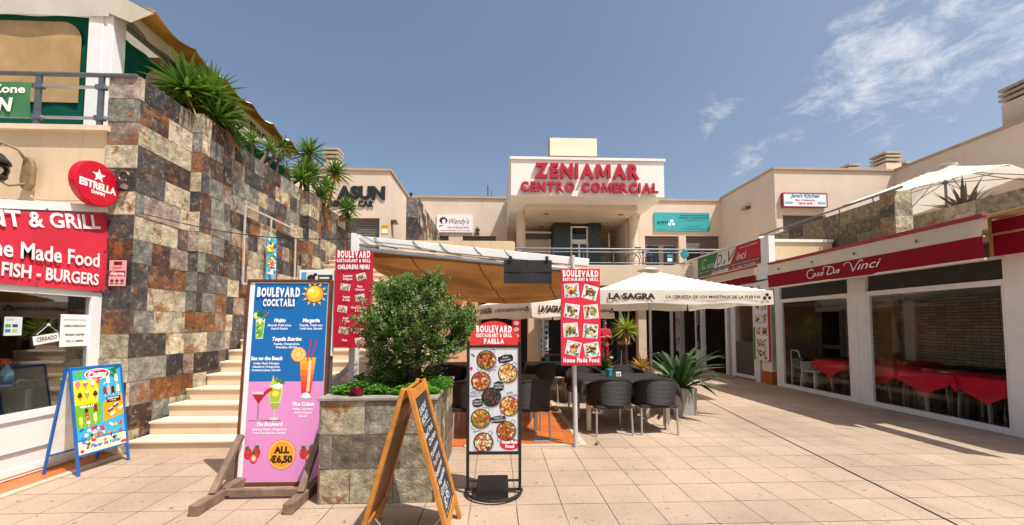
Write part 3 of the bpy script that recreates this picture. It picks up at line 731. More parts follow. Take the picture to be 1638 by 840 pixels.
for i in range(9):
    a = rr.uniform(-.16, .16); cl.tube([(a, -.25 + .06 * i + rr.uniform(-.05, .05), .01), (a + rr.uniform(-.1, .1), -.2 + .06 * i, rr.uniform(.02, .06)), (a + rr.uniform(-.1, .1), -.12 + .06 * i, .012)], .012, 6, i % 2)
o = cl.build('cleaning_cloth', [plain('green_cloth', '7fae3c', .9), plain('pink_cloth', 'a83a58', .9)], None, smooth=True); o.location = (-5.12, 4.85, .93); tag(o, 'crumpled green and pink cloths on the bar table', 'cloth')

# lantern on the beige wall
ln = thing('wall_lantern', 'tan iron wall lantern with clear glass at the left edge', 'lantern', (-5.74, 5.12, 3.45))
TAN = plain('tan_cast_iron', '8a7050', .6, .2, .25, 14, .4)
b = B(); b.prism([(-.06, -.2), (.0, -.24), (.07, -.17), (.08, .06), (.05, .16), (.0, .2), (-.05, .15), (-.08, -.1)], -.09, -.03); b.build('wall_bracket', TAN, ln, bevel=.02)
b = B(); b.tube([(0, -.08, -.15), (-.1, -.16, -.2), (-.22, -.22, -.12), (-.24, -.24, 0)], .016); b.tube([(0, -.08, .12), (-.02, -.16, .24), (-.14, -.22, .3), (-.24, -.24, .22)], .016); b.build('scroll_arm', TAN, ln, smooth=True)
b = B(); b.lathe([(.0, .2), (.1, .17), (.16, .09), (.17, .05)], 16, (-.24, -.24, 0)); b.lathe([(.13, -.13), (.15, -.1), (.03, -.2), (0, -.22)], 16, (-.24, -.24, 0)); b.build('cap', plain('dark_iron', '3c3a36', .5, .4), ln, smooth=True)
b = B(); b.lathe([(.15, .05), (.16, -.02), (.13, -.13)], 16, (-.24, -.24, 0)); b.build('globe', glass('lantern_glass', (.75, .78, .78, 1)), ln, smooth=True)
b = B(); b.tube([(.0, -.02, -.2), (.02, -.03, -.3), (.15, -.03, -.33), (.9, -.025, -.335)], .011, 6); b.build('conduit', plain('pvc_conduit', 'b8a894', .5), ln)

# round beer sign
es = thing('round_sign', 'round red beer sign with a white star on the corner of the slate wall', 'sign', (-4.72, 4.87, 3.25), 90)
b = B(); n = 48
pts = [(.265 * math.cos(2 * PI * k / n), .265 * math.sin(2 * PI * k / n)) for k in range(n)]
b.prism(pts, 0, .085); b.build('drum', plain('red_sign_plastic', 'c4102a', .25, 0, .04, 3), es, bevel=.012)
b = B(); s5 = []
for k in range(10):
    rr_ = .085 if k % 2 == 0 else .034; a = PI / 2 + k * PI / 5; s5.append((rr_ * math.cos(a), .1 + rr_ * math.sin(a)))
b.P(s5, 'f4f2ee', 2)
b.text('ESTRELLA', 0, -.065, .08, 'f4f2ee', 2, width=.44, align='C', bold=.05); b.text('DAMM', 0, -.125, .038, 'f4f2ee', 2, width=.16, align='C', bold=.05)
b.build('lettering', INK, es, rec=False)
b = B(); b.bar((.27, .07, -.07), (.35, .07, -.07), .05); b.tube([(.3, .0, .05), (.31, -.03, .09), (.31, .06, .1)], .03, 8); b.build('bracket', ALU, es)
al = thing('alarm_sign', 'pink alarm company plate on the slate wall corner', 'sign', (-4.68, 5.12, 2.06))
b = B(); b.box(-.1, .1, 0, .006, 0, .32); b.build('plate', plain('pink_plate', 'd9a3a0', .45), al)
b = B(); b.rect(-.095, .095, .12, .19, 'a81f36', 1); b.text('Alarma', 0, .135, .045, 'f2e9e6', 2, width=.17, align='C', bold=.03); b.rect(-.05, .05, .26, .305, '7a1526', 1); b.rect(-.03, .0, .27, .295, '2a1014', 2)
b.text('Detect', 0, .215, .03, '7a1526', 2, width=.12, align='C', shear=.4, ang=.12)
for k in range(3): b.ell(-.06 + .06 * k, .065, .02, .018, '4a3437', 2); b.rect(-.08 + .06 * k, -.04 + .06 * k, .025, .035, '4a3437', 2)
b.build('print', INK, al, rec=False)

# railing on the left terrace with green banner
rl = thing('railing', 'grey steel railing on the ledge above the beige shop wall', 'railing', (-4.9, 5.13, 4.085))
b = B(); b.tube([(-6, 0, .66), (.33, 0, .66)], .028); b.build('top_rail', GREY_METAL, rl, smooth=True, auto=40)
b = B(); b.tube([(-6, 0, .50), (.0, 0, .50)], .02); b.build('mid_rail', ALU, rl, smooth=True, auto=40)
b = B(); b.tube([(-6, 0, .1), (.0, 0, .1)], .02); b.build('low_rail', ALU, rl, smooth=True, auto=40)
for x in (-.1, -.86, -2.2, -3.4):
    b = B(); b.box(x - .03, x + .03, -.015, .015, 0, .64); b.box(x - .06, x + .06, -.024, .024, .47, .53); b.box(x - .06, x + .06, -.024, .024, .07, .13); b.build('post', GREY_METAL, rl)
gb = thing('banner', 'green cloth banner with white lettering tied to the left railing', 'banner', (-5.81, 5.1, 4.18))
b = B(); b.grid(lambda u, v: (-1.5 + 1.5 * u, .01 * math.sin(u * 9 + v * 3), .0 + .44 * v + .012 * math.sin(u * 5)), 20, 6); b.build('cloth', fabric('green_banner_cloth', '4c8158', .1, .8, .08), gb, smooth=True, rec=False)
b = B(); b.text('The Zone', -.06, .29, .1, 'eceae2', 20, align='R', width=.75, bold=.03); b.text('OPEN', -.2, .06, .16, 'eceae2', 20, align='R', width=.58, bold=.05, shear=.12); b.build('lettering', INK, gb, rec=False)

# pavilion tent on the left terrace
pv = thing('terrace_pavilion', 'terrace tent with green curtains, clear tan windows and a scalloped cream awning', 'pavilion', (-5.5, 5.75, 4.08))
GRN = fabric('green_curtain', '0c5a46', .25, .7, .12)
TANW = plain('tan_clear_vinyl', 'b0905f', .22, 0, .22, 2.2, .1, 6)
def curtain(x0, x1, y0, y1, z1, nm='curtain'):
    b = B(); b.grid(lambda u, v: (x0 + (x1 - x0) * u + (.012 * math.sin(u * 40) if x0 == x1 else 0), y0 + (y1 - y0) * u + (.012 * math.sin(u * 40) if y0 == y1 else 0), z1 * v), 60, 4); b.build(nm, GRN, pv, smooth=True, rec=False)
curtain(-5.0, -.3, .06, .06, 1.95); curtain(-.02, -.02, .1, 2.3, 1.75); curtain(-.02, -.02, 2.45, 5.0, 1.6)
def rwin(b, a0, a1, z0, z1, rad, to):
    pts = [(a0, z0), (a1, z0)] + [(a1 - rad + rad * math.cos(t), z1 - rad + rad * math.sin(t)) for t in [k * PI / 16 for k in range(9)]] + [(a0 + rad + rad * math.cos(t), z1 - rad + rad * math.sin(t)) for t in [PI / 2 + k * PI / 16 for k in range(9)]]
    b.add([to(*p) for p in pts], [tuple(range(len(pts)))], 0)
b = B(); rwin(b, -4.4, -.45, .66, 1.85, .28, lambda a, z: (a, .035, z)); b.build('window', TANW, pv, rec=False)
b = B(); rwin(b, .55, 1.75, .25, 1.62, .3, lambda a, z: (.008, a, z)); b.build('window', TANW, pv, rec=False)
b = B(); rwin(b, 2.75, 4.9, .3, 1.2, .2, lambda a, z: (.008, a, z)); b.build('window', TANW, pv, rec=False)
b = B(); b.box(-.3, -.1, -.03, .1, 0, 2.0); b.build('post', WHITE_METAL, pv, bevel=.006)
b = B(); b.box(-.097, .03, -.02, .18, 0, 2.02); b.build('post', WHITE_METAL, pv, bevel=.006)
b = B(); b.box(-.02, .05, 2.32, 2.46, 0, 1.7); b.build('post', WHITE_METAL, pv, bevel=.006)
CREAMC = fabric('cream_awning_cloth', 'd8cfb8', .25, .85, .1)
b = B(); b.grid(lambda u, v: (-5.2 + 5.2 * u, -.05 - .02 * v + .01 * math.sin(u * 30) * (1 - v), 1.88 + .55 * v), 50, 3); b.build('front_valance', fabric('pale_awning_cloth', 'd6d0c2', .2, .85, .08), pv, smooth=True, rec=False)
# sloping awning along the side: gold underside, scalloped edge with lettering band
YEL = fabric('yellow_awning_cloth', 'c9974a', .5, .9, .28)
def edge_z(u): return 1.98 - .12 * u - .11 * abs(math.sin(u * PI * 6))
b = B(); b.grid(lambda u, v: (.26 + .36 * v, -.05 + 4.6 * u, 1.97 - .06 * u + (edge_z(u) - 1.97 + .06 * u) * v + .05 * abs(math.sin(u * PI * 6)) * v * (1 - v)), 96, 8); b.build('side_awning', YEL, pv, smooth=True, rec=False)
b = B(); b.grid(lambda u, v: (-.55 + 1.175 * v, -.05 + 4.6 * u, 2.385 - .06 * u + (edge_z(u) + .012 - 2.385 + .06 * u) * v ** 1.1), 96, 8); b.build('awning_cover', plain('white_awning_cover', 'e6e2d6', .7), pv, smooth=True, rec=False)
b = B(); b.grid(lambda u, v: (.26 + .02 * v, .0 + 4.5 * u, 2.0 - .1 * u - .17 * (1 + .3 * abs(math.sin(u * PI * 7))) * (1 - v) * (1 if u > .05 else .8)), 90, 4); b.build('scalloped_valance', CREAMC, pv, smooth=True, rec=False)
b = B(); b.prism([(-.1, 1.97), (-.1, 2.3), (.3, 2.1), (.61, 1.94), (.3, 1.8)], -.06, -.052); b.build('end_cap', CREAMC, pv)
b = B(); b.M = Matrix.Translation((.30, 1.75, 0)) @ Matrix.Rotation(R(90), 4, 'Z'); b.text('Cafe-Bar', 0, 1.69, .15, '1f4638', 8, width=1.55, bold=.03, ang=-.02); b.build('lettering', INK, pv, rec=False)
b = B(); b.tube([(-.55, -.02, 2.36), (-.55, 4.55, 2.3)], .03); b.box(-.62, -.1, .0, .05, 2.0, 2.36); b.build('roof_beam', WHITE_METAL, pv)
b = B(); b.quad((-5.2, -.06, 2.44), (-.55, -.06, 2.44), (-.55, 5, 2.44), (-5.2, 5, 2.44)); b.build('roof_cloth', CREAMC, pv, rec=False)
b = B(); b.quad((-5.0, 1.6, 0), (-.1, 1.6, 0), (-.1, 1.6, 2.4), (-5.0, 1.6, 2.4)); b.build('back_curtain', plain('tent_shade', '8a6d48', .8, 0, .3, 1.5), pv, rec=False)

# frame, cable and colourful strip on the slate wall
fr = thing('mounting_frame', 'empty pale metal frame fixed to the slate wall above the steps', 'frame', (-4.46, 7.2, 2.3), 90)
b = B()
for x in (0, .82, 1.8): b.box(x - .018, x + .018, -.02, .0, 0, 1.42)
b.box(.018, .802, -.018, .0, 1.385, 1.42); b.box(.838, 1.782, -.018, .0, 1.385, 1.42); b.box(.018, .802, -.018, .0, 0, .035)
b.build('rails', plain('rusty_white_rail', 'bcb0a2', .6, .1, .25, 8), fr)
cs = thing('pennant_strip', 'narrow multicoloured ice cream strip hanging at the slate wall', 'banner', (-4.40, 7.98, 2.45), 62)
b = B(); b.box(-.1, .1, 0, .012, 0, .85); b.build('panel', plain('strip_blue', '4f9fc0', .5), cs)
b = B(); rr = random.Random(5)
for i in range(60): b.ell(rr.uniform(-.08, .08), rr.uniform(.03, .82), rr.uniform(.012, .04), rr.uniform(.012, .04), rr.choice(['e63c4a', 'f3d13a', '3f9a4a', 'f4f2ea', '2f62b8', 'e88f2e', '7a3f2a']), 1 + i * .4, 9)
b.build('print', INK, cs, rec=False)
cb = B(); pts = []
for i in range(25):
    u = i / 24; pts.append((-4.48 + .02 + u * (2.62), 5.12 + u * .2, 2.98 - .0 * u - .26 * u - .12 * math.sin(PI * u)))
cb.tube(pts, .006, 5); o = cb.build('cable', BLACK); tag(o, 'thin black cable strung from the slate wall to the canopy frame', 'cable')
hk = thing('wall_hook', 'round metal hook ring on the slate wall corner beside the beer sign', 'hook', (-4.62, 5.1, 3.42))
b = B(); b.tube([(.06 * math.cos(t), -.03, .06 * math.sin(t)) for t in [k * PI / 8 for k in range(15)]], .018, 8); b.build('ring', plain('old_brass', '6e6250', .4, .6), hk, smooth=True)
b = B(); b.lathe([(.035, 0), (.035, .03)], 12, (0, 0, 0)); b.v = [Vector((p.x, -p.z, p.y - .12)) for p in b.v]; b.build('fixing_plate', ALU, hk)

# ================================================================== RIGHT: trattoria with folded awning
tr = thing('trattoria', 'white framed trattoria front with glass bays and dark blinds', 'restaurant', (7.4, 10.3, 0), -90)
# local x runs towards the camera (Y = 10.3 - x), local -y is the street side, local +y goes inside
PROF = WHITE_METAL
def post(x0, x1, z1=2.6, y0=-.03, y1=.09):
    b = B(); b.box(x0, x1, y0, y1, 0, z1); b.build('post', PROF, tr, bevel=.005)
post(.02, .2); post(2.22, 2.42); post(2.425, 2.63); post(4.8, 5.05); post(5.06, 6.2)
b = B()
for x0, x1 in ((.2, 2.22), (2.63, 4.8)):
    b.box(x0, x1, -.02, .06, 0, .09); b.box(x0, x1, -.02, .06, 2.16, 2.25); b.box(x0, x1, .0, .06, 2.55, 2.6)
    b.box(x0, x0 + .045, -.01, .05, .09, 2.16); b.box(x1 - .045, x1, -.01, .05, .09, 2.16)
b.build('window_frame', PROF, tr, bevel=.004)
BLIND = plain('dark_blind', '33302e', .7, 0, .2, 5)
for x0, x1 in ((.2, 2.22), (2.63, 4.8)):
    b = B(); b.grid(lambda u, v: (x0 + (x1 - x0) * u, .03 + .012 * math.sin(u * 13 + v * 2), 2.25 + .3 * v), 30, 3); b.build('blind', BLIND, tr, smooth=True, rec=False)
    b = B(); b.grid(lambda u, v: (x0 + .05 + (x1 - x0 - .1) * u, .052, 2.06 + .1 * v - .03 * math.sin(u * PI)), 16, 2); b.build('rolled_blind', BLIND, tr, smooth=True, rec=False)
    b = B(); b.box(x0 + .045, x1 - .045, .015, .021, .09, 2.16); b.build('pane', glass('bay_glass', (.96, .955, .945, 1), .05), tr)
# interior
b = B(); b.quad((-2.4, .1, .012), (6.4, .1, .012), (6.4, 3.6, .012), (-2.4, 3.6, .012)); b.build('inside_floor', plain('brown_floor', '6a351c', .25, 0, .15, 3), tr, rec=False)
BRK = NT('white_split_stone'); _c = BRK.n('ShaderNodeTexCoord'); _m = BRK.n('ShaderNodeMapping'); _m.inputs['Rotation'].default_value = (R(90), 0, 0); BRK.l(_c.outputs['Object'], _m.inputs['Vector'])
_b = BRK.n('ShaderNodeTexBrick'); _b.offset = .5
for k, v in (('Scale', 1.0), ('Mortar Size', .009), ('Mortar Smooth', .6), ('Brick Width', .34), ('Row Height', .072)): _b.inputs[k].default_value = v
_b.inputs['Color1'].default_value = (.40, .37, .32, 1); _b.inputs['Color2'].default_value = (.58, .55, .48, 1); _b.inputs['Mortar'].default_value = (.13, .11, .09, 1)
BRK.l(_m.outputs[0], _b.inputs['Vector']); _n = BRK.noise(_c.outputs['Object'], 14, 6, .7)
BRK.set(Base_Color=BRK.mix(BRK.rng(_n, .3, .7, .2, 0), _b.outputs['Color'], (.12, .1, .08, 1)), Roughness=.8); BRK.bump(BRK.math('SUBTRACT', BRK.math('MULTIPLY', _n, .7), _b.outputs['Fac']), 1.0, .03)
BRK = BRK.m
b = B(); b.box(-2.4, 6.4, 3.1, 3.2, 0, 2.85); b.build('stone_wall', BRK, tr)
for q in ((6.4, 6.5, .1), (-2.5, -2.4, .5)):
    b = B(); b.box(q[0], q[1], q[2], 3.2, 0, 2.85); b.build('end_wall', stucco('end_stucco', 'b39a7e', .1), tr)
b = B(); b.box(-6, 6.5, .1, 3.3, 2.852, 2.95); b.build('ceiling', plain('pale_ceiling', 'c9bfb0', .8), tr)
b = B(); b.box(-.1, .32, 2.9, 3.08, 0, 2.85); b.build('ochre_pillar', plain('ochre_plaster', 'b08a4a', .8), tr)
b = B(); b.box(.5, .75, 3.0, 3.09, 0, 2.85); b.build('white_jamb', PROF, tr)
b = B(); b.box(-2.25, -2.13, 3.02, 3.09, 0, 2.1); b.box(-1.45, -1.33, 3.02, 3.09, 0, 2.1); b.box(-2.13, -1.45, 3.02, 3.09, 2.0, 2.1); b.box(-2.13, -1.45, 3.02, 3.09, .85, .97); b.box(-2.13, -1.45, 3.02, 3.09, 0, .15); dd = b.build('inner_door', plain('grey_door', '8a857d', .5), tr)
b = B(); b.box(-2.13, -1.45, 3.05, 3.08, .15, 2.0); b.build('door_glass', plain('dark_glass', '16130f', .15), dd)
# roof edge with cream and red bands, folded awning
aw = thing('awning', 'folded red and cream awning with white script lettering above the glass bays', 'awning', (6.70, 10.3, 0), -90)
REDC = fabric('red_awning_cloth', '870d20', .04, .6, .06); CRM = fabric('cream_band_cloth', 'd9c9ac', .1, .8, .06)
X0, X1 = .78, 5.13
b = B(); b.grid(lambda u, v: (X0 + (X1 - X0) * u, -.01 - .02 * v + .008 * math.sin(u * 9), 2.49 + .31 * v + .01 * math.sin(u * 7) * (1 - v)), 40, 4); b.build('red_valance', REDC, aw, smooth=True, rec=False)
b = B(); b.grid(lambda u, v: (X0 + (X1 - X0) * u, -.04 + .05 * v, 2.803 + .25 * v), 24, 3); b.build('cream_band', CRM, aw, smooth=True, rec=False)
b = B(); b.bar((X0, .03, 3.09), (X1, .03, 3.09), .1, .05); b.build('red_trim', plain('red_trim', '9c1a2e', .4), aw, bevel=.008)
b = B(); b.quad((X0, .03, 3.05), (X1, .03, 3.05), (X1, 1.3, 3.3), (X0, 1.3, 3.3)); b.build('roof_sheet', plain('roof_sheet', 'b8a890', .7), aw, rec=False)
b = B(); b.bar((X0, .0, 2.485), (X1, .0, 2.485), .03, .03); b.bar((X0, .0, 2.8), (X1, .0, 2.8), .02, .02); b.build('front_bar', plain('cream_bar', 'd9cfb8', .5), aw)
for x in (1.2, 2.2, 3.2, 4.3): b = B(); b.lathe([(.016, 0), (.016, .05)], 8, (x, -.06, 2.88)); b.build('pull_ring', GREY_METAL, aw)
b = B(); W = 'ece4e0'
def script(b, x, z, h):
    b.text('C', x, z - .02, h * 1.35, W, 45, width=.21, shear=.4, bold=-.005); b.text('asa', x + .21, z, h * .72, W, 45, width=.38, shear=.4)
    b.text('D', x + .70, z - .01, h * 1.3, W, 45, width=.26, shear=.4, bold=-.005); b.text('a', x + .99, z, h * .72, W, 45, width=.13, shear=.4)
    b.text('V', x + 1.24, z - .02, h * 1.45, W, 45, width=.28, shear=.45, bold=-.005); b.text('inci', x + 1.5, z, h * .95, W, 45, width=.4, shear=.4)
def swash(b, pts, r=.006, y=-.034):
    b.tube([(x, y, z) for x, z in pts], r, 5, c=hx(W))
b.text('asa', 2.17, 2.60, .1, W, 45, width=.29, shear=.4); b.text('a', 2.70, 2.60, .1, W, 45, width=.15, shear=.4); b.text('inci', 3.22, 2.60, .145, W, 45, width=.46, shear=.4)
def arc(cx, cz, rx, rz, a0, a1, n=14): return [(cx + rx * math.cos(a0 + (a1 - a0) * i / n), cz + rz * math.sin(a0 + (a1 - a0) * i / n)) for i in range(n + 1)]
swash(b, arc(2.13, 2.66, .10, .09, 1.0, 5.6), .008); swash(b, arc(2.16, 2.735, .045, .025, -.6, 3.4, 8))
swash(b, [(2.62, 2.755), (2.58, 2.68), (2.545, 2.60)], .009); swash(b, arc(2.585, 2.675, .13, .08, 1.75, -1.75, 18), .009); swash(b, arc(2.52, 2.72, .06, .05, .6, 3.9, 8))
swash(b, arc(3.02, 2.73, .07, .04, 3.6, .2, 10)); swash(b, [(3.09, 2.74), (3.12, 2.66), (3.13, 2.585)], .009); swash(b, [(3.13, 2.585), (3.2, 2.68), (3.26, 2.75), (3.31, 2.775), (3.34, 2.765), (3.33, 2.745)], .008)
b.build('lettering', INK, aw, rec=False)
aw2 = thing('awning', 'near end of the red and cream awning at the right edge of the picture', 'awning', (7.15, 5.2, .07), -90)
b = B(); b.quad((-.2, .0, 3.0), (1.5, .0, 3.0), (1.5, .13, 3.02), (-.2, .13, 3.02)); b.build('roof_sheet', plain('roof_sheet', 'b8a890', .7), aw2, rec=False)  # unseen strip, added to shade part of the lit wedge on the paving
b = B(); b.grid(lambda u, v: (-.2 + 1.7 * u, -.02, 2.49 + .31 * v), 4, 2); b.build('red_valance', REDC, aw2, rec=False)
b = B(); b.grid(lambda u, v: (-.2 + 1.7 * u, -.03, 2.803 + .2 * v), 4, 2); b.build('upper_band', REDC, aw2, rec=False)
b = B(); b.bar((-.2, .0, 3.06), (1.5, .0, 3.06), .12, .07); b.bar((-.2, -.03, 2.8), (1.5, -.03, 2.8), .03, .03); b.bar((-.215, -.03, 2.49), (-.215, -.03, 3.05), .03, .03); b.build('gold_trim', plain('gold_trim', 'b08a4a', .45), aw2)

# far half of the trattoria: doors, menu panel, signs
tf = thing('trattoria_entrance', 'white door frames and dark panels of the trattoria below the tricolour sign', 'restaurant', (7.4, 15.9, 0), -90)
b = B()
for x0, x1 in ((.0, .25), (1.35, 1.45), (1.75, 1.86), (3.3, 3.42), (3.62, 3.72), (4.75, 4.95)): b.box(x0, x1, -.03, .1, 0, 2.7)
b.box(0, 5.4, -.02, .09, 2.703, 2.8); b.build('post', PROF, tf)
b = B(); b.box(1.451, 1.749, .0, .05, 0, .75); b.build('door_panel', plain('white_panel', 'e2e0da'), tf); 
b = B(); b.box(3.72, 4.75, -.01, .05, .03, .13); b.box(3.72, 3.80, -.01, .05, .13, 2.5); b.box(4.67, 4.75, -.01, .05, .13, 2.5); b.box(3.72, 4.75, -.01, .05, 2.5, 2.6); b.build('door_frame', PROF, tf)
b = B(); b.box(3.8, 4.67, .0, .03, .13, 1.1); b.build('grey_panel', NTP if False else plain('grey_corrugated', '4f4b48', .5, 0, .1, 20), tf)
b = B(); b.box(3.8, 4.67, .012, .02, 1.1, 2.5); b.box(.25, 1.35, .012, .02, .05, 2.65); b.box(1.45, 1.75, .012, .02, .75, 2.65); b.build('pane', glass('bay_glass'), tf)
b = B(); b.box(5.0, 5.4, .0, .12, .33, 2.7); b.build('pier', STUCCO_W, tf); b = B(); b.box(4.98, 5.42, -.02, .14, 0, .328); b.build('tiled_base', TERRA, tf)
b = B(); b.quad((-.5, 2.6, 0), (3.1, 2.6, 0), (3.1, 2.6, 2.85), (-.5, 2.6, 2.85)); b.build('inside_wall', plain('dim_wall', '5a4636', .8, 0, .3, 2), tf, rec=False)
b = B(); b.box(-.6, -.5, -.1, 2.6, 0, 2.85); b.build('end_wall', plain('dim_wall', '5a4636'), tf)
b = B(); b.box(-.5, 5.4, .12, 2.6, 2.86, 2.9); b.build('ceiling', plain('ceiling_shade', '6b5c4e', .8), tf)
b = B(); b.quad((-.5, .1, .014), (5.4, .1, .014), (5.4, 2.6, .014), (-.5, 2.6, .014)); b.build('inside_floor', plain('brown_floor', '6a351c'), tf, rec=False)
b = B(); b.box(5.0, 5.4, .12, .14, 2.7, 3.9); b.box(4.95, 5.5, -.05, .12, 2.85, 4.0); b.build('sign_post', PROF, tf)
b = B(); b.grid(lambda u, v: (0.2 + 4.7 * u, -.07, 2.8 + .2 * v), 12, 2); b.build('red_valance', REDC, tf, rec=False)
b = B(); b.grid(lambda u, v: (0.2 + 4.7 * u, -.09 + .03 * v, 3.003 + .22 * v), 12, 2); b.build('cream_band', CRM, tf, rec=False)
b = B(); b.bar((0, -.05, 3.25), (5.0, -.05, 3.25), .08, .05); b.build('red_trim', plain('red_trim', '9c1a2e', .4), tf)
wb = thing('beam', 'white rust stained concrete beam above the awning on the right', 'beam', (7.75, 10.8, 3.3))
b = B(); b.box(0, 1.72, 0, .5, .12, .61); b.build('beam_body', CREAM, wb); b = B(); b.box(-.02, 1.74, -.04, .54, .612, .69); b.build('beam_cap', plain('white_coping', 'e6e2d8'), wb)
b = B(); b.box(.35, .75, .05, .45, -.6, .118); b.build('stub_pier', CREAM, wb)
b = B(); b.box(.76, 1.72, .3, .4, -.6, .116); b.build('dark_recess', DARK, wb)
# tricolour sign board, and the plain white one behind it
sg = thing('trattoria_sign', 'green white and red sign board with italic lettering above the trattoria doors', 'sign', (7.33, 14.15, 3.3), -90)
b = B(); b.box(0, 3.45, 0, .08, 0, .68); b.build('board', plain('sign_white', 'e4e0d8', .4), sg)
b = B(); b.P([(0, 0), (.9, 0), (1.35, .68), (0, .68)], '2c7a3c', 1); b.P([(1.85, 0), (3.45, 0), (3.45, .68), (2.35, .68)], 'b81f34', 1); b.P([(0, .09), (3.45, .09), (3.45, .2), (0, .2)], '3a3634', 2)
b.text('PIZZA  PASTA  MEAT & FISH  DISHES  FRESH HOMEMADE FOOD', .08, .12, .05, 'e6e2dc', 3, width=3.3); b.text('FOR RESERVATIONS', .9, .02, .05, '3a3634', 3, width=.8); b.text('TL: 865 774 603', 2.1, .02, .055, 'f0ece8', 3, width=1.1)
for s, x, h, w, col in (('C', .3, .34, .3, 'c9ccc6'), ('asa', .62, .18, .45, 'c9ccc6'), ('D', 1.22, .34, .34, '2a2624'), ('a', 1.58, .18, .17, '2a2624'), ('V', 1.9, .38, .4, '4a4642'), ('inci', 2.32, .24, .5, 'f0ece8')): b.text(s, x, .26, h, col, 3, width=w, shear=.4)
b.text('Ristorante Italiano', 2.5, .58, .06, 'f0dcd8', 3, width=.85, shear=.4)
b.build('print', INK, sg, rec=False)
sg2 = thing('trattoria_sign', 'pale sign board with red script partly behind the big parasol', 'sign', (7.34, 16.9, 3.3), -90)
b = B(); b.box(0, 2.72, 0, .08, 0, .68); b.build('board', plain('sign_white', 'e4e0d8', .4), sg2)
b = B()
for s, x, h, w in (('C', .2, .34, .3), ('asa', .52, .18, .4), ('D', 1.0, .34, .3), ('a', 1.32, .18, .15), ('V', 1.6, .36, .32), ('inci', 1.92, .22, .45)): b.text(s, x, .2, h, 'a04048', 2, width=w, shear=.4)
b.build('print', INK, sg2, rec=False)
b = B(); b.bar((0, .02, .72), (6.2, .02, .72), .14, .06); b.box(-.02, 6.2, .081, .3, 0, .69); o = b.build('cornice', PROF, sg2)

# balcony railing
br_ = thing('railing', 'grey steel balcony railing below the entrance portico', 'railing', (.66, 14.6, 3.82))
for z, rr_, nm in ((.6, .03, 'top_rail'), (.48, .018, 'mid_rail'), (.08, .018, 'low_rail')):
    b = B(); b.tube([(0, 0, z), (8.6, 0, z)], rr_); b.build(nm, GREY_METAL, br_, smooth=True, auto=40)
for i in range(8):
    b = B(); x = .35 + i * 1.12; b.box(x - .02, x + .02, -.012, .012, 0, .58); b.box(x - .05, x + .05, -.03, .03, .44, .52); b.box(x - .05, x + .05, -.02, .02, .04, .1); b.build('post', GREY_METAL, br_)
tf_ = thing('balcony_fan', 'small turquoise round ornament tied to the balcony railing', 'ornament', (7.02, 14.52, 4.22))
b = B(); b.lathe([(.0, 0), (.15, .0), (.16, .02), (.15, .04), (0, .04)], 20); b.v = [Vector((p.x, -p.z, p.y)) for p in b.v]; b.build('disc', plain('turquoise_plastic', '1f8f92', .4, 0, .3, 9), tf_)
b = B(); b.tube([(0, .02, -.4), (0, .02, .25)], .014); b.build('stick', GREY_METAL, tf_)
bk = thing('bicycle', 'dark bicycle leaning behind the balcony railing by the column', 'bicycle', (5.55, 14.85, 3.66), 12)
for x in (-.42, .42):
    b = B(); b.tube([(x + .3 * math.cos(t), 0, .33 + .3 * math.sin(t)) for t in [k * PI / 12 for k in range(25)]], .016, 6, caps=False); b.build('wheel', BLACK, bk, smooth=True)
b = B(); b.tube([(-.42, 0, .33), (-.15, 0, .75), (.3, 0, .78), (.42, 0, .33)], .014, 6); b.tube([(-.15, 0, .75), (0, 0, .33), (.3, 0, .78)], .014, 6); b.tube([(-.42, 0, .33), (0, 0, .33)], .012, 6); b.build('frame', GREY_METAL, bk)
b = B(); b.tube([(.3, 0, .78), (.28, 0, .95), (.36, .12, .98)], .012, 6); b.tube([(.28, 0, .95), (.36, -.12, .98)], .012, 6); b.build('handlebar', BLACK, bk)
b = B(); b.box(-.3, -.06, -.05, .05, .84, .88); b.build('saddle', BLACK, bk, bevel=.02)

# wall signs of the centre
def board(name, label, loc, w, h, col, draw, rz=0, t=.05, rim=None):
    s = thing(name, label, 'sign', loc, rz)
    b = B(); b.box(-w / 2, w / 2, 0, t, 0, h); b.build('panel', plain('board_' + col, col, .45, 0, .04, 3), s)
    if rim:
        b = B(); q = .03; b.box(-w / 2 - q, w / 2 + q, -.012, t, h, h + q); b.box(-w / 2 - q, w / 2 + q, -.012, t, -q, 0); b.box(-w / 2 - q, -w / 2, -.012, t, 0, h); b.box(w / 2, w / 2 + q, -.012, t, 0, h); b.build('rim', plain('rim_' + rim, rim, .5), s)
    b = B(); draw(b); b.build('print', INK, s, rec=False); return s
def dw(b):
    k = '262326'
    b.text("Wendy's", -.28, .42, .27, k, 4, width=.98, shear=.45); b.text('Hair & Beauty Salon', -.36, .2, .1, k, 4, width=1.05, shear=.4); b.rect(-.72, .1, .07, .1, 'b03a8a', 3); b.rect(.55, .75, .07, .1, 'b03a8a', 3); b.text('966 731 763', .15, .06, .05, k, 4, width=.36)
    for i in range(11):
        a = i * .6; b.ell(-.55 + .13 * math.cos(a), .58 + .11 * math.sin(a), .075, .05, k, 3 + i * .2, 12, a)
    b.ell(-.53, .53, .085, .12, 'e9e4de', 8, 16); b.ell(-.6, .47, .02, .012, 'c03048', 9, 10); b.P([(-.78, .3), (-.6, .36), (-.56, .33), (-.74, .26)], k, 5); b.ell(-.57, .55, .02, .008, k, 9, 8); b.ell(-.49, .55, .02, .008, k, 9, 8)
board('salon_sign', 'white hair and beauty salon sign with a curly haired head', (-2.0, 19.33, 6.1), 1.73, .84, 'e8e4e0', dw)
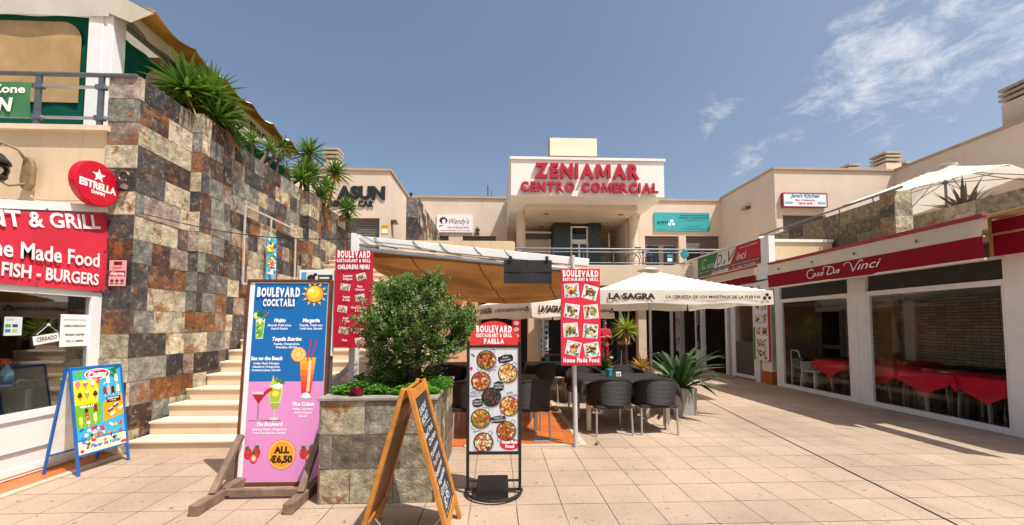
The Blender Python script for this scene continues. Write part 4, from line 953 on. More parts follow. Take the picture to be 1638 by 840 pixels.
def da(b):
    k = '123c40'
    b.text('agm', -1.28, .32, .24, k, 3, width=.56, bold=.02)
    for x, z, r_ in ((-.52, .5, .085), (-.64, .33, .08), (-.44, .34, .065)): b.ell(x, z, r_, r_, 'eef2f0', 3)
    b.text('ADMINISTRACION DE FINCAS', 1.33, .74, .075, k, 3, width=1.46, align='R', bold=.02); b.text('COMMUNITY ADMINISTRATION', 1.35, .62, .075, k, 3, width=1.55, align='R', bold=.02); b.text('HAUSVERWALTUNG', 1.1, .5, .07, k, 3, width=.95, align='R')
    b.text('Tel 966 730 704', .9, .19, .06, k, 3, width=.65, align='R'); b.text('www.agmadministracion.com', 1.25, .08, .06, k, 3, width=1.25, align='R'); b.text('Reg. 2368-A', -1.3, .05, .04, k, 3, width=.45)
board('administration_sign', 'turquoise community administration sign with three white dots', (9.27, 19.33, 6.28), 2.8, .92, '35a3a6', da)
def dj(b):
    b.text("Jane's Kitchen", 0, .36, .15, '1f6fa8', 3, width=1.2, align='C', bold=.03, shear=.2); b.text('Bar-Cafeteria', 0, .215, .08, 'a82a3c', 3, width=.8, align='C', bold=.02); b.text('ZENIA MAR', 0, .08, .08, 'a82a3c', 3, width=.62, align='C', bold=.03)
    for sx in (-.68, .68):
        for i in range(3): b.P([(sx - .17 + .11 * i, .1), (sx - .06 + .11 * i, .06 + .03), (sx - .06 + .11 * i, .16), (sx - .17 + .11 * i, .2)], '6fb0d0', 2 + i * .2)
board('cafe_sign', 'white kitchen bar sign with red rim and blue waves on the upper right block', (12.43, 15.36, 6.36), 1.78, .52, 'e8e8ea', dj, t=.12, rim='8c3040')
lt = thing('small_lantern', 'tiny pointed lantern standing above the shutter below the salon sign', 'lantern', (-.9, 19.32, 6.0))
b = B(); b.lathe([(.1, 0), (.12, .03), (.08, .05)], 10); b.lathe([(.12, .24), (.1, .28), (.03, .38), (0, .42)], 10); b.build('cap', LAMPB, lt); b = B(); b.lathe([(.08, .05), (.1, .24)], 10); b.build('globe', glass('lantern_glass'), lt)
gs = thing('street_sign', 'small green plate at the top of the slate wall', 'sign', (-4.3, 12.6, 4.05)); b = B(); b.box(-.0, .34, 0, .02, .02, .3); b.build('plate', plain('green_plate', '1f7a58', .5), gs); b = B(); b.tube([(.05, .02, -.6), (.05, .02, .3)], .02); b.build('stem', GREY_METAL, gs)

# ================================================================== CENTRE: canopy of the grill terrace
cp = thing('canopy', 'brown fabric canopy hung from a sloping white beam over the terrace', 'canopy', (-1.84, 5.3, 0))
b = B(); b.box(-.05, .05, -.05, .05, 0, 2.78); b.build('post', WHITE_METAL, cp, bevel=.005)
b = B(); b.bar((-.02, 0, 2.70), (3.08, -.02, 2.41), .07, .105); b.build('beam', WHITE_METAL, cp, bevel=.006)
b = B()
for x in (.25, .75, 1.1, 1.55, 1.95):
    z = 2.70 - x * .097; b.tube([(x, -.045, z + .06), (x + .05, -.05, z), (x + .12, -.045, z - .06), (x + .3, -.04, z - .1)], .005, 5)
b.tube([(0, -.05, 2.8), (.25, -.06, 2.66), (.7, -.06, 2.62), (1.3, -.05, 2.5), (2.0, -.05, 2.42), (2.5, -.05, 2.3)], .005, 5)
b.build('wiring', BLACK, cp)
BRN = NT('brown_canopy_cloth'); _c = BRN.coord(); _f = BRN.noise(BRN.coord((1, 1, 1)), 1.1, 7, .6); _s = BRN.rng(BRN.noise(BRN.coord((.25, 3, 1)), 3, 4), .35, .65, .8, 1.1)
_g = BRN.mix(BRN.rng(_f, .36, .64), hx('7a4f2a'), hx('a0703f')); BRN.set(Base_Color=_g, Roughness=1.0, Specular_IOR_Level=.0)
_t = BRN.n('ShaderNodeBsdfTranslucent'); BRN.l(_g, _t.inputs['Color']); _m = BRN.n('ShaderNodeMixShader'); _m.inputs[0].default_value = .3; BRN.l(BRN.b.outputs[0], _m.inputs[1]); BRN.l(_t.outputs[0], _m.inputs[2]); BRN.l(_m.outputs[0], BRN.o.inputs['Surface']); BRN.bump(_s, .3, .03); BRN = BRN.m
def sheet(u, v):
    x0 = .0 + .1 * v; x1 = 3.2 + .9 * v
    t_ = min(1, u / .34); L_ = 1.15 + 2.4 * t_ * t_ * (3 - 2 * t_); x = x0 + (x1 - x0) * u; y = .02 + L_ * v
    zf = 2.56 - .29 * u; zb = 2.42 - .36 * math.sin(PI * min(1, u * 1.02)) ** .6
    z = zf + (zb - zf) * v - .045 * abs(math.sin(PI * v * 4)) * (1 - .45 * u) - .05 * math.sin(PI * v)
    return (x, y, z)
b = B(); b.grid(sheet, 40, 50); b.build('cloth', BRN, cp, smooth=True, rec=False)
b = B()
for uu in (.22, .5, .78): b.grid(lambda u, v: tuple(Vector(sheet(uu + (u - .5) * .005, v)) - Vector((0, 0, .004))), 1, 40)
b.build('seam', plain('canopy_seam', '6b4522', .9), cp, rec=False)
b = B(); b.bar((-.02, .0, 2.585), (3.2, -.02, 2.285), .05, .05); b.build('front_roller', ALU, cp, bevel=.01)
b = B(); b.bar((3.2, .02, 2.29), (3.65, 1.6, 2.36), .04, .09); b.build('cream_edge', plain('cream_bar', 'd9cfb8'), cp)
b = B()
b.tube([(.42, .75, 2.2), (.1, .55, 1.72), (-.25, .45, .95)], .028, 8); b.tube([(.5, .78, 2.18), (.25, .6, 1.7), (.0, .5, .9)], .022, 8); b.tube([(.42, .75, 2.2), (.9, .9, 2.05)], .02, 8); b.build('folding_arm', GREY_METAL, cp, smooth=True, auto=40)
b = B(); b.bar((-.55, -.05, .55), (-.06, -.02, 1.02), .05, .07); b.bar((-.5, -.06, .83), (-.06, -.04, .84), .04, .05); b.bar((-.62, -.06, .45), (-.33, -.06, .74), .06, .09); b.tube([(-.5, -.1, .62), (-.3, -.1, .7), (-.24, -.1, .58)], .022, 6); b.build('corner_brace', plain('light_grey_metal', 'a9adb2', .35, .4), cp, bevel=.004)
b = B(); b.tube([(2.88, -.06, 0), (2.86, -.06, 2.5)], .03, 10); b.build('sign_pole', plain('galvanised_pole', 'c9c9c6', .35, .3), cp, smooth=True, auto=40)
hs = thing('shade_screen', 'small black mesh screen clipped to the canopy beam', 'screen', (.42, 5.2, 2.12))
b = B(); b.grid(lambda u, v: (-.315 + .63 * u, .006 * math.sin(u * 9) * v, .31 * (1 - v)), 14, 6); b.build('mesh_cloth', plain('black_mesh', '1c1b1b', .7, 0, .25, 20, .3, 200), hs, rec=False)
b = B(); b.box(-.317, .317, -.004, .004, .15, .156); b.box(-.002, .002, -.005, .003, 0, .31); b.build('seam', plain('seam_black', '131212', .6), hs)
b = B()
for x in (-.23, .25): b.box(x - .02, x + .02, -.015, .01, .3, .36)
b.build('clip', BLACK, hs)

# ------------------------------------------------------------------ printed things: food photos, pans, drinks
FOOD = {'meat': ['5a2f1a', '7a4326', '3d2114', 'd9b36a', 'e8cf8a', '5f8a3a'], 'pasta': ['e8cf8a', 'd9a84a', 'c9582e', 'f0e2b0', '7a3a1e'], 'salad': ['5f8a3a', '86ad4e', 'd94a3a', 'e8d9a0', '3f2a1a'], 'chips': ['e6b94a', 'd99a32', 'f0d27a', 'a8642a', '6a3a1c']}
rf = random.Random(21)
def food(parent, cx, cz, w, h, ang, kind='meat', name='food_photo', card='e9ecee'):
    b = B(); b.M = Matrix.Translation((cx, 0, cz)) @ Matrix.Rotation(-ang, 4, 'Y')
    b.rrect(0, 0, w, h, 'f2f2ef', 1); b.rrect(0, 0, w * .93, h * .93, rf.choice(['c9d6dc', 'dfe4e4', 'b9cdd6', 'd8d2c4']), 2)
    b.ell(0, 0, w * .42, h * .40, card, 3)
    pal = FOOD[kind]
    for i in range(46):
        r_ = math.sqrt(rf.random()); a = rf.uniform(0, 6.3); s = rf.uniform(.03, .10) * min(w, h)
        b.ell(r_ * math.cos(a) * w * .34, r_ * math.sin(a) * h * .31, s * rf.uniform(.8, 2.0), s, rf.choice(pal), 4 + i * .12, 7, rf.uniform(0, 3))
    for i in range(7):
        a = rf.choice((1, -1)); s = rf.uniform(.05, .1) * w
        b.ell(a * w * .36 * rf.uniform(.8, 1.1), rf.choice((1, -1)) * h * .34, s, s * .7, rf.choice(['4f8a3a', '79ab45', 'd94a3a', '3f6f2c']), 10 + i * .2, 7, rf.uniform(0, 3))
    return b.build(name, INK, parent, rec=False)
def redboard(name, label, loc, w, h, hexc, draw, rz=0, lean=0):
    s = thing(name, label, 'sign', loc, rz)
    b = B(); b.box(-w / 2, w / 2, 0, .02, 0, h); b.build('panel', plain('sign_' + hexc, hexc, .4, 0, .04, 3), s, bevel=.003)
    b = B(); draw(b); b.build('lettering', INK, s, rec=False); return s
def jumble(b, s, cx, z, h, w, col='f4efec', k=20, bold=.06, seed=1):
    """hand cut looking capitals, each a little turned"""
    rj = random.Random(seed); ws = [text_geo(c, bold, 0, 3, 0)[2] if c != ' ' else .22 for c in s]; g = .13; tot = sum(ws) + g * (len(s) - 1); q = w / tot; x = cx - w / 2
    for c, a in zip(s, ws):
        if c != ' ': b.text(c, x, z + rj.uniform(-.02, .02) * h, h * rj.uniform(.94, 1.06), col, k, width=a * q, bold=bold, ang=rj.uniform(-.05, .05))
        x += (a + g) * q

# children's menu
def dcm(b):
    jumble(b, 'BOULEVARD', 0, 1.115, .075, .40, seed=2); jumble(b, 'RESTAURANT & GRILL', 0, 1.055, .038, .41, bold=.05, seed=3); jumble(b, 'CHILDRENS MENU', 0, .97, .052, .39, bold=.06, seed=4)
    for s, x, z in (('Spaghetti|Bolognese', -.07, .86), ('Pasta|Carbonara', .08, .73), ('Sausage|& Chips', -.08, .60), ('Chicken Goujons|& Chips', .07, .47), ('Burger|& Chips', -.08, .34), ('Fish Fingers|& Chips', .06, .205), ('Pizza', -.09, .07)):
        for i, l in enumerate(s.split('|')): b.text(l, x, z + .012 - i * .038, .026, 'f4e9e6', 20, align='C', bold=.03, width=min(.2, .0125 * len(l)))
cm_ = redboard('menu_board', 'tall red childrens menu board on a white post', (-1.755, 5.0, 1.3), .46, 1.2, 'c0122f', dcm)
for x, z, k, a in ((.09, .875, 'meat', .3), (-.1, .745, 'pasta', -.15), (.08, .615, 'salad', .2), (-.13, .475, 'chips', -.12), (.09, .345, 'chips', .25), (-.11, .21, 'chips', -.15), (.09, .085, 'pasta', .2)): food(cm_, x, z, .115, .082, a, k)
# Boulevard board on the pole
def dbb(b):
    jumble(b, 'BOULEVARD', 0, 1.145, .078, .46, seed=5); jumble(b, 'RESTAURANT & GRILL', 0, 1.09, .036, .46, bold=.05, seed=6); jumble(b, 'Home Made Food', 0, .045, .055, .46, bold=.05, seed=7)
bb_ = redboard('menu_board', 'tall red restaurant board with eight tilted food photos on a galvanised pole', (1.095, 5.12, 1.06), .515, 1.25, 'd3283f', dbb)
for i, (x, z, k, a) in enumerate(((-.115, .965, 'chips', .06), (.125, .94, 'meat', -.25), (-.115, .70, 'meat', -.14), (.135, .69, 'salad', .1), (-.13, .455, 'meat', .08), (.125, .44, 'meat', -.08), (-.1, .22, 'pasta', -.22), (.14, .2, 'meat', .16))): food(bb_, x, z, .19, .18, a, k)

# cocktails board with wooden stand
ck = thing('cocktail_board', 'tall blue and pink cocktail price board on a weathered wooden stand', 'sign', (-2.125, 4.1, 0))
WOODR = plain('red_brown_wood', '5e3420', .55, 0, .3, 8, .2, 40); WOODW = plain('weathered_wood', '77604e', .8, 0, .4, 9, .4, 30)
LN = Matrix.Rotation(R(-3.2), 4, 'X')
def K(b): b.M = LN; return b
b = K(B()); b.box(-.40, .40, 0, .03, .04, 2.02, 0); b.build('white_panel', plain('white_board', 'e9e7e4', .4), ck)
b = K(B())
for x0, x1, z0, z1 in ((-.425, -.4, .0, 2.05), (.4, .425, 0, 2.05), (-.4, .4, 2.022, 2.05), (-.4, .4, .0, .037)): b.box(x0, x1, -.015, .045, z0, z1)
b.build('frame', WOODR, ck, bevel=.004)
b = K(B()); b.rect(-.352, .385, 1.01, 2.01, '0f66a8', 1); b.rect(-.352, .385, .045, 1.01, 'd98cc0', 1); b.build('printed_sheet', INK, ck, rec=False)
b = K(B()); Wh = 'f2f2f0'
jumble(b, 'BOULEVARD', -.105, 1.875, .085, .43, Wh, bold=.06, seed=8); jumble(b, 'COCKTAILS', -.095, 1.775, .07, .32, Wh, bold=.05, seed=9)
def item(title, lines, cx, z, col=Wh):
    b.text(title, cx, z, .036, col, 4, align='C', bold=.045, shear=.18, width=.0195 * len(title))
    for i, l in enumerate(lines): b.text(l, cx, z - .042 - i * .034, .02, col, 4, align='C', bold=.03, shear=.15, width=.0118 * len(l))
item('Mojito', ['Bacardi, Fresh Lime,', 'Soda & Garnish'], -.08, 1.61); item('Margarita', ['Tequila, Triple sec,', 'Fresh lime, Garnish'], .235, 1.61)
item('Tequila Sunrise', ['Tequila, Orange Juice,', 'Grenadine, Garnish'], .0, 1.42); item('Sex on the Beach', ['Vodka, Peach Schnapps,', 'Chambord, Orange Juice,', 'Cranberry Juice, Garnish'], -.188, 1.225)
item('Pina Colada', ['Malibu, Cack Rum,', 'Fresh pineapple', 'Garnish'], .2, .77); item('The Boulevard', ['Sambuca, Vodka, Orange Juice,', 'Fresh Strawberries, Garnish'], -.12, .575)
b.build('lettering', INK, ck, rec=False)
def pic(name, draw):
    b = K(B()); draw(b); return b.build(name, INK, ck, rec=False)
def psun(b):
    b.M = LN @ Matrix.Translation((.03, -.003, .035))
    for k in range(12):
        a = k * PI / 6; b.P([(.225 + .095 * math.cos(a - .14), 1.865 + .095 * math.sin(a - .14)), (.225 + .135 * math.cos(a), 1.865 + .135 * math.sin(a)), (.225 + .095 * math.cos(a + .14), 1.865 + .095 * math.sin(a + .14))], 'f3c22e', 3)
    b.ell(.225, 1.865, .085, .085, 'f0a81e', 3, 28); b.ell(.215, 1.88, .062, .06, 'f7cf3e', 4, 24); b.ell(.195, 1.9, .025, .018, 'fdf4c8', 5, 14)
pic('sun_picture', psun)
def pmoj(b):
    b.M = LN @ Matrix.Translation((0, 0, .07))
    b.P([(-.31, 1.37), (-.24, 1.37), (-.228, 1.58), (-.322, 1.58)], 'cfe3c4', 3); b.P([(-.305, 1.38), (-.245, 1.38), (-.235, 1.54), (-.315, 1.54)], '7fb53c', 4)
    rq = random.Random(4)
    for i in range(16): b.ell(-.275 + rq.uniform(-.03, .03), 1.39 + rq.random() * .14, .014, .01, rq.choice(['3f7f2a', 'b8dc7a', '5a9a30', 'e4f2d4']), 5 + i * .1, 8, rq.random() * 3)
    b.ell(-.315, 1.605, .035, .038, '8fc03a', 6); b.ell(-.315, 1.605, .025, .028, 'd4e89a', 7)
    for i in range(6): b.ell(-.275 + rq.uniform(-.03, .04), 1.61 + rq.uniform(-.02, .03), .025, .014, rq.choice(['2f6b22', '3f8a2c']), 8 + i * .1, 8, rq.random() * 3)
    b.rrect(-.225, 1.6, .012, .1, 'd2503a', 7, -.6)
pic('mojito_picture', pmoj)
def psunrise(b):
    b.M = LN @ Matrix.Translation((-.04, 0, -.03))
    cols = ['d6302a', 'de3f28', 'e65a26', 'ee7a28', 'f39a30', 'f4ae38']
    for i, c in enumerate(cols):
        z0 = .92 + i * .06; w0 = .045 + i * .006; b.P([(.26 - w0, z0), (.26 + w0, z0), (.26 + w0 + .006, z0 + .06), (.26 - w0 - .006, z0 + .06)], c, 4)
    b.P([(.262, .94), (.29, .94), (.3, 1.26), (.272, 1.26)], 'f2c8a4', 4.6)
    b.ell(.26, .885, .055, .016, 'c9dbe4', 4); b.ell(.26, .9, .04, .03, 'dfe9ee', 5)
    b.ell(.165, 1.31, .075, .075, 'e99a22', 5, 28); b.ell(.165, 1.31, .062, .062, 'f6d9a0', 6, 26); b.ell(.165, 1.31, .055, .055, 'f0b030', 7, 24)
    for k in range(4): b.rrect(.165, 1.31, .11, .005, 'f8e2b4', 8, k * PI / 4)
    b.rrect(.27, 1.35, .012, .22, 'c72a3a', 6, -.12); b.rrect(.315, 1.35, .012, .2, 'c72a3a', 6, -.25)
pic('sunrise_picture', psunrise)
def pboul(b):
    b.rect(-.33, -.02, .625, .63, '4a3a48', 3)
    b.P([(-.13, .80), (-.03, .80), (-.012, .9), (-.02, .98), (-.14, .98), (-.15, .9)], 'cddc8a', 3); b.P([(-.125, .81), (-.04, .81), (-.024, .9), (-.03, .94), (-.13, .94), (-.14, .89)], 'a8b83a', 4)
    b.P([(-.13, .80), (-.03, .80), (-.06, .74), (-.1, .74)], '9fae36', 3); b.rect(-.087, -.073, .66, .74, 'b8c4b0', 3); b.ell(-.08, .645, .05, .016, 'c4cfc4', 4); 
    b.ell(-.08, .89, .035, .03, 'e6d84a', 6); b.ell(-.06, .97, .05, .035, 'e8efe2', 5); b.P([(-.13, .98), (-.11, 1.08), (-.09, .99)], 'c9cf3a', 6); b.P([(-.1, .99), (-.075, 1.06), (-.06, .99)], 'a9b52e', 6.4); b.ell(-.055, 1.02, .03, .02, '4f8a2c', 7); b.ell(-.02, 1.0, .025, .015, '3f7f2a', 7)
    b.P([(-.32, .91), (-.16, .91), (-.235, .78), (-.245, .78)], 'e4c4cc', 3.5); b.P([(-.305, .885), (-.175, .885), (-.236, .79), (-.244, .79)], 'a8142e', 4.5); b.rect(-.246, -.234, .64, .79, '8a7a86', 4); b.ell(-.24, .635, .045, .012, 'b39aa8', 4)
    b.ell(-.155, .92, .018, .018, 'b3142c', 8); b.ell(-.13, .935, .018, .018, 'c41c34', 8); b.ell(-.18, .9, .017, .017, 'c41c34', 8)
pic('cocktail_picture', pboul)
def pberry(cx, cz):
    def d(b):
        for x, z, a in ((-.045, .01, .3), (.035, .02, -.2), (.01, -.03, 0)):
            pts = [(cx + x + .05 * math.sin(t) * (1 - .25 * (t > 0)), cz + z + .05 * math.cos(t) * 1.1) for t in [q * PI / 10 for q in range(20)]]
            b.P(pts, 'c4202e', 4 + x * 9 + .5)
            for q in range(9): b.ell(cx + x + rf.uniform(-.03, .03), cz + z + rf.uniform(-.035, .03), .003, .004, 'e8a08a', 6, 5)
            for q in range(5): b.rrect(cx + x + rf.uniform(-.015, .015), cz + z + .055, .012, .035, '3f8a34', 7, (q - 2) * .5)
        b.ell(cx + .012, cz - .035, .028, .032, 'e9907a', 7); b.ell(cx + .012, cz - .035, .014, .018, 'f4d8c8', 8)
    return d
pic('strawberry_picture', pberry(-.265, .30)); pic('strawberry_picture', pberry(.27, .30))
def porange(b):
    b.ell(.015, .3, .135, .145, 'e07a12', 3, 36); b.ell(.015, .3, .126, .136, 'f6d080', 4, 34); b.ell(.015, .3, .116, .126, 'ee9a22', 5, 34)
    for k in range(5): b.rrect(.015, .3, .225, .005, 'f2b450', 6, k * PI / 5)
    b.text('ALL', .015, .315, .06, '2a1c10', 8, align='C', width=.15, bold=.05); b.text('€6,50', .015, .225, .062, '2a1c10', 8, align='C', width=.215, bold=.05)
pic('price_picture', porange)
b = B()
for x in (-.36, .40):
    b.bar((x, -.62, .045), (x, .55, .045), .085, .09)
    b.bar((x, -.4, .09), (x, -.02, .50), .06, .05); b.bar((x, .45, .09), (x, .06, .50), .06, .05)
b.bar((-.36, -.28, .06), (.40, -.28, .06), .05, .06)
b.build('stand', WOODW, ck, bevel=.008)

# paella stand
pa = thing('paella_stand', 'black framed paella menu stand with a red rounded top', 'sign', (-.015, 3.84, 0), -1)
b = B()
for x in (-.245, .245): b.box(x - .014, x + .014, -.014, .014, .1, 1.42)
b.box(-.23, .23, -.012, .012, .36, .39); b.box(-.23, .23, -.012, .012, 1.36, 1.385)
b.build('frame', BLACK, pa, bevel=.003)
b = B(); b.box(-.231, .231, -.004, .008, .39, 1.36); b.build('panel', plain('grey_print_board', 'cfd2d6', .35, 0, .05, 4), pa)
b = B(); pts = [(-.235, 1.387)] + [(-.235 * math.cos(t), 1.40 + .215 * math.sin(t)) for t in [k * PI / 24 for k in range(25)]] + [(.235, 1.387)]; b.prism(pts, -.006, .012); b.build('rounded_top', plain('sign_d6302f', 'd6302f', .35, 0, .03), pa)
b = B(); b.M = Matrix.Translation((0, -.006, 0)); jumble(b, 'BOULEVARD', 0, 1.51, .058, .335, k=3, seed=11); jumble(b, 'RESTAURANT & GRILL', 0, 1.462, .033, .34, k=3, bold=.05, seed=12); jumble(b, 'PAELLA', 0, 1.402, .044, .19, k=3, bold=.07, seed=13); b.build('lettering', INK, pa, rec=False)
b = B(); b.M = Matrix.Translation((0, -.004, 0))
for x in (-.12, -.01, .1): b.rect(x - .001, x + .001, .395, 1.355, 'aeb2b8', 1)
def plaque(x, z, w, h, s, ang=0):
    b.ell(x, z, w / 2, h / 2, '201f20', 2, 16, ang); b.rrect(x, z, w * .9, h * .75, '201f20', 2.4, ang)
    for i, l in enumerate(s): b.text(l, x, z + (.008 if len(s) > 1 else -.008) - i * .026, .017, 'e6e6e4', 4, align='C', ang=ang, shear=.2)
def note(x, z, s, ang=0):
    for i, l in enumerate(s): b.text(l, x, z - i * .028, .02, '3c3a3c', 3, align='C', ang=ang, shear=.3)
plaque(.11, 1.255, .15, .08, ['Paella', 'Valenciana'], .2); note(-.02, 1.165, ['PAELLA', 'MIXTA'], .1); plaque(.045, .995, .1, .1, ['PAELLA', 'NEGRA']); note(-.175, .925, ['PAELLA', 'MARISCO'], .1)
plaque(-.155, .84, .1, .085, ['PAELLA', 'POLLO'], .1); note(.15, .925, ['Paella', 'del Senoret'], .25); plaque(.04, .685, .155, .07, ['PAELLA', 'DE MARISCO'], .12); note(-.16, .57, ['Fideua'], .3)
b.ell(.15, .455, .095, .055, 'cf2230', 2, 26); b.text('Home Made', .15, .462, .028, 'f4f0ee', 4, align='C', bold=.05, width=.145); b.text('Food', .15, .422, .028, 'f4f0ee', 4, align='C', bold=.05)
b.ell(-.215, 1.165, .014, .016, 'c42a30', 3); b.ell(-.2, 1.29, .025, .008, '6a645e', 3, 8, -.7)
b.build('print', INK, pa, rec=False)
def pan(cx, cz, r_, base, cols, seed):
    q = random.Random(seed); b = B(); b.M = Matrix.Translation((cx, -.004, cz))
    for a in (.9, .9 + PI):
        b.add([((r_ * 1.12 + d * math.cos(t)) * math.cos(a) - d * math.sin(t) * math.sin(a), -.0014, (r_ * 1.12 + d * math.cos(t)) * math.sin(a) + d * math.sin(t) * math.cos(a)) for d in (.022, .017) for t in [k * PI / 6 for k in range(13)]], [(k, k + 1, 13 + k + 1, 13 + k) for k in range(12)], 0, hx('6f7276'))
    b.ell(.006, -.008, r_ * 1.05, r_ * 1.03, '9a9da2', 2, 32); b.ell(0, 0, r_, r_, '1a1816', 3, 32); b.ell(0, 0, r_ * .9, r_ * .9, base, 4, 32)
    for i in range(95):
        rr_ = math.sqrt(q.random()) * r_ * .84; a = q.uniform(0, 6.3); s = q.uniform(.05, .15) * r_
        b.ell(rr_ * math.cos(a), rr_ * math.sin(a), s * q.uniform(1, 2), s * .8, q.choice(cols), 5 + i * .05, 7, q.uniform(0, 3))
    b.build('pan_picture', INK, pa, rec=False)
PC = ['c98a3a', 'b5702c', 'd9a84e', '8a3a22', 'c04a30', '5f7a34', 'e8cf9a', '6a3a1e']
for i, (x, z, bs, ex) in enumerate(((-.075, 1.245, 'b57a34', ['7a2a1c', '3a2418']), (.13, 1.12, 'd9b464', ['f0e0b8', 'd98a4a']), (-.125, 1.045, 'b8743a', ['b84a4a', '9a2f3a']), (-.025, .895, '2a2624', ['3a3634', '4a4440', '1f1c1b', '8a3a2a']), (.145, .81, 'cf9a44', ['c04a30', 'e6c06a']), (-.125, .695, 'c08a3a', ['6a8a3a', 'c0402a']), (.115, .58, 'b5702c', ['c03a2a', '7a2418']), (-.1, .475, '9a5a2e', ['e8dcc8', 'd9c0a0']))):
    pan(x, z, .092, bs, (PC if i != 3 else []) + ex * 3, 40 + i)
b = B(); pts = [(.262 * math.cos(t), .02 + .262 * math.sin(t) * -1, .03) for t in [k * PI / 20 for k in range(21)]]
b.tube(pts, .014, 8); b.tube([(-.262, .02, .03), (.262, .02, .03)], .014, 8); b.tube([(-.245, 0, .03), (-.245, 0, .2)], .014, 8); b.tube([(.245, 0, .03), (.245, 0, .2)], .014, 8); b.tube([(-.25, .0, .12), (.25, .0, .12)], .012, 8); b.build('base_ring', BLACK, pa, smooth=True, auto=40)
b = B(); b.box(-.155, .135, -.14, .1, .006, .13); b.box(-.15, .13, -.13, .09, .13, .138); b.build('weight_box', plain('black_box', '1e1d1d', .4, 0, .2, 7), pa, bevel=.006)

# chalkboard A-frame
ca = thing('chalkboard', 'wooden folding chalkboard with handwritten menu beside the stone planter', 'chalkboard', (-.62, 3.11, 0))
OAK = plain('honey_wood', 'b5752c', .45, 0, .25, 12, .15, 50)
W2 = .265
def side(sx, name):
    b = B(); bot = Vector((sx * .33, 0, 0)); topp = Vector((sx * .02, 0, 1.13))
    for y in (-W2, W2): b.bar(bot + Vector((0, y, 0)), topp + Vector((0, y, 0)), .052, .032, up=(1, 0, .28 * sx))
    dirv = (topp - bot)
    for f, hgt in ((.15, .05), (.955, .07)):
        c = bot + dirv * f; b.bar(c + Vector((0, -W2 + .02, 0)), c + Vector((0, W2 - .02, 0)), .024, hgt, up=dirv.normalized())
    o = b.build(name, OAK, ca, bevel=.004); return bot, dirv
bot, dv = side(1, 'front_frame'); side(-1, 'rear_frame')
b = B(); b.add([(-.29, -.245, .17), (-.29, .245, .17), (-.045, .245, 1.06), (-.045, -.245, 1.06), (-.283, -.245, .17), (-.283, .245, .17), (-.038, .245, 1.06), (-.038, -.245, 1.06)], [(0, 1, 2, 3), (4, 5, 6, 7), (0, 1, 5, 4), (1, 2, 6, 5), (2, 3, 7, 6), (3, 0, 4, 7)]); b.build('rear_board', plain('brown_board', '7a4518', .5, 0, .25, 8), ca)
b = B(); ux = dv.normalized(); nrm = Vector((ux.z, 0, -ux.x))
def cbp(y, s, off=.0): q = bot + dv * s + nrm * off; return (q.x, y, q.z)
b.add([cbp(-W2 + .02, .17, -.006), cbp(W2 - .02, .17, -.006), cbp(W2 - .02, .93, -.006), cbp(-W2 + .02, .93, -.006), cbp(-W2 + .02, .17, -.0), cbp(W2 - .02, .17, -.0), cbp(W2 - .02, .93, -.0), cbp(-W2 + .02, .93, -.0)], [(0, 1, 2, 3), (4, 5, 6, 7), (0, 1, 5, 4), (1, 2, 6, 5), (2, 3, 7, 6), (3, 0, 4, 7)]); b.build('slate_board', plain('chalk_black', '24262a', .8, 0, .25, 6), ca)
b = B(); L = dv.length; Mx = Matrix(((0, nrm.x * -1, ux.x, bot.x), (1, 0, 0, 0), (0, -nrm.z, ux.z, bot.z), (0, 0, 0, 1))); b.M = Mx
ch = 'd5d8da'; rq = random.Random(8)
for s, z, h, w, c in (('SUNDAY', .96, .05, .28, ch), ('ROAST', .89, .05, .26, ch), ('Beef, Pork', .79, .045, .36, ch), ('Chicken', .72, .045, .3, ch), ('Yorkshire', .64, .045, .34, ch), ('Pudding', .57, .045, .28, 'd8a8c0'), ('Potatoes', .50, .045, .32, ch), ('& Vegetables', .43, .045, .38, ch), ('Gravy', .36, .045, .24, ch), ('8.95', .255, .075, .22, ch)):
    b.text(s, rq.uniform(-.03, .03), z, h, c, 3, align='C', width=w, shear=.15, ang=rq.uniform(.02, .08), bold=.01)
for q in ((-.15, .225), (.15, .35)): b.rect(-.15, .15, q[1] - .004, q[1], ch, 3)
b.rect(-.152, -.148, .225, .35, ch, 3); b.rect(.148, .152, .225, .35, ch, 3); b.rect(-.12, .14, .866, .87, ch, 3)
b.build('chalk_writing', INK, ca, rec=False)
b = B(); pts = [(-.22 + .46 * u, -.2, .22 - .17 * math.sin(PI * u)) for u in [k / 14 for k in range(15)]]; b.tube(pts, .004, 5); b.build('chain', ALU, ca)

# ice cream A-frame
ic = thing('ice_cream_board', 'blue framed folding ice cream board in front of the glass shopfront', 'sign', (-4.5, 4.71, 0), 84)
BLUE = plain('blue_frame_paint', '1c5fa8', .4, 0, .1, 8)
tl = .16
def lean(y0, y1): return Matrix(((1, 0, 0, 0), (0, 1, (y1 - y0) / 1.12, y0), (0, 0, 1, 0), (0, 0, 0, 1)))
FM = lean(-.19, -.02); RM = lean(.21, .02)
for nm, M_ in (('front_frame', FM), ('rear_frame', RM)):
    b = B(); b.M = M_
    for x in (-.255, .255): b.bar((x, 0, 0), (x, 0, 1.12), .022, .022)
    b.bar((-.24, 0, 1.11), (.24, 0, 1.11), .022, .022); b.bar((-.24, 0, .2), (.24, 0, .2), .018, .018); b.build(nm, BLUE, ic, bevel=.003)
b = B(); b.M = FM; b.box(-.244, .244, -.004, .004, .21, 1.1); b.build('front_panel', plain('poster_white', 'e9e9e4', .3), ic)
b = B(); b.M = RM; b.box(-.244, .244, -.003, .003, .21, 1.1); b.build('rear_panel', plain('poster_white', 'e9e9e4', .3), ic)
b = B(); b.M = FM @ Matrix.Translation((0, -.004, 0))
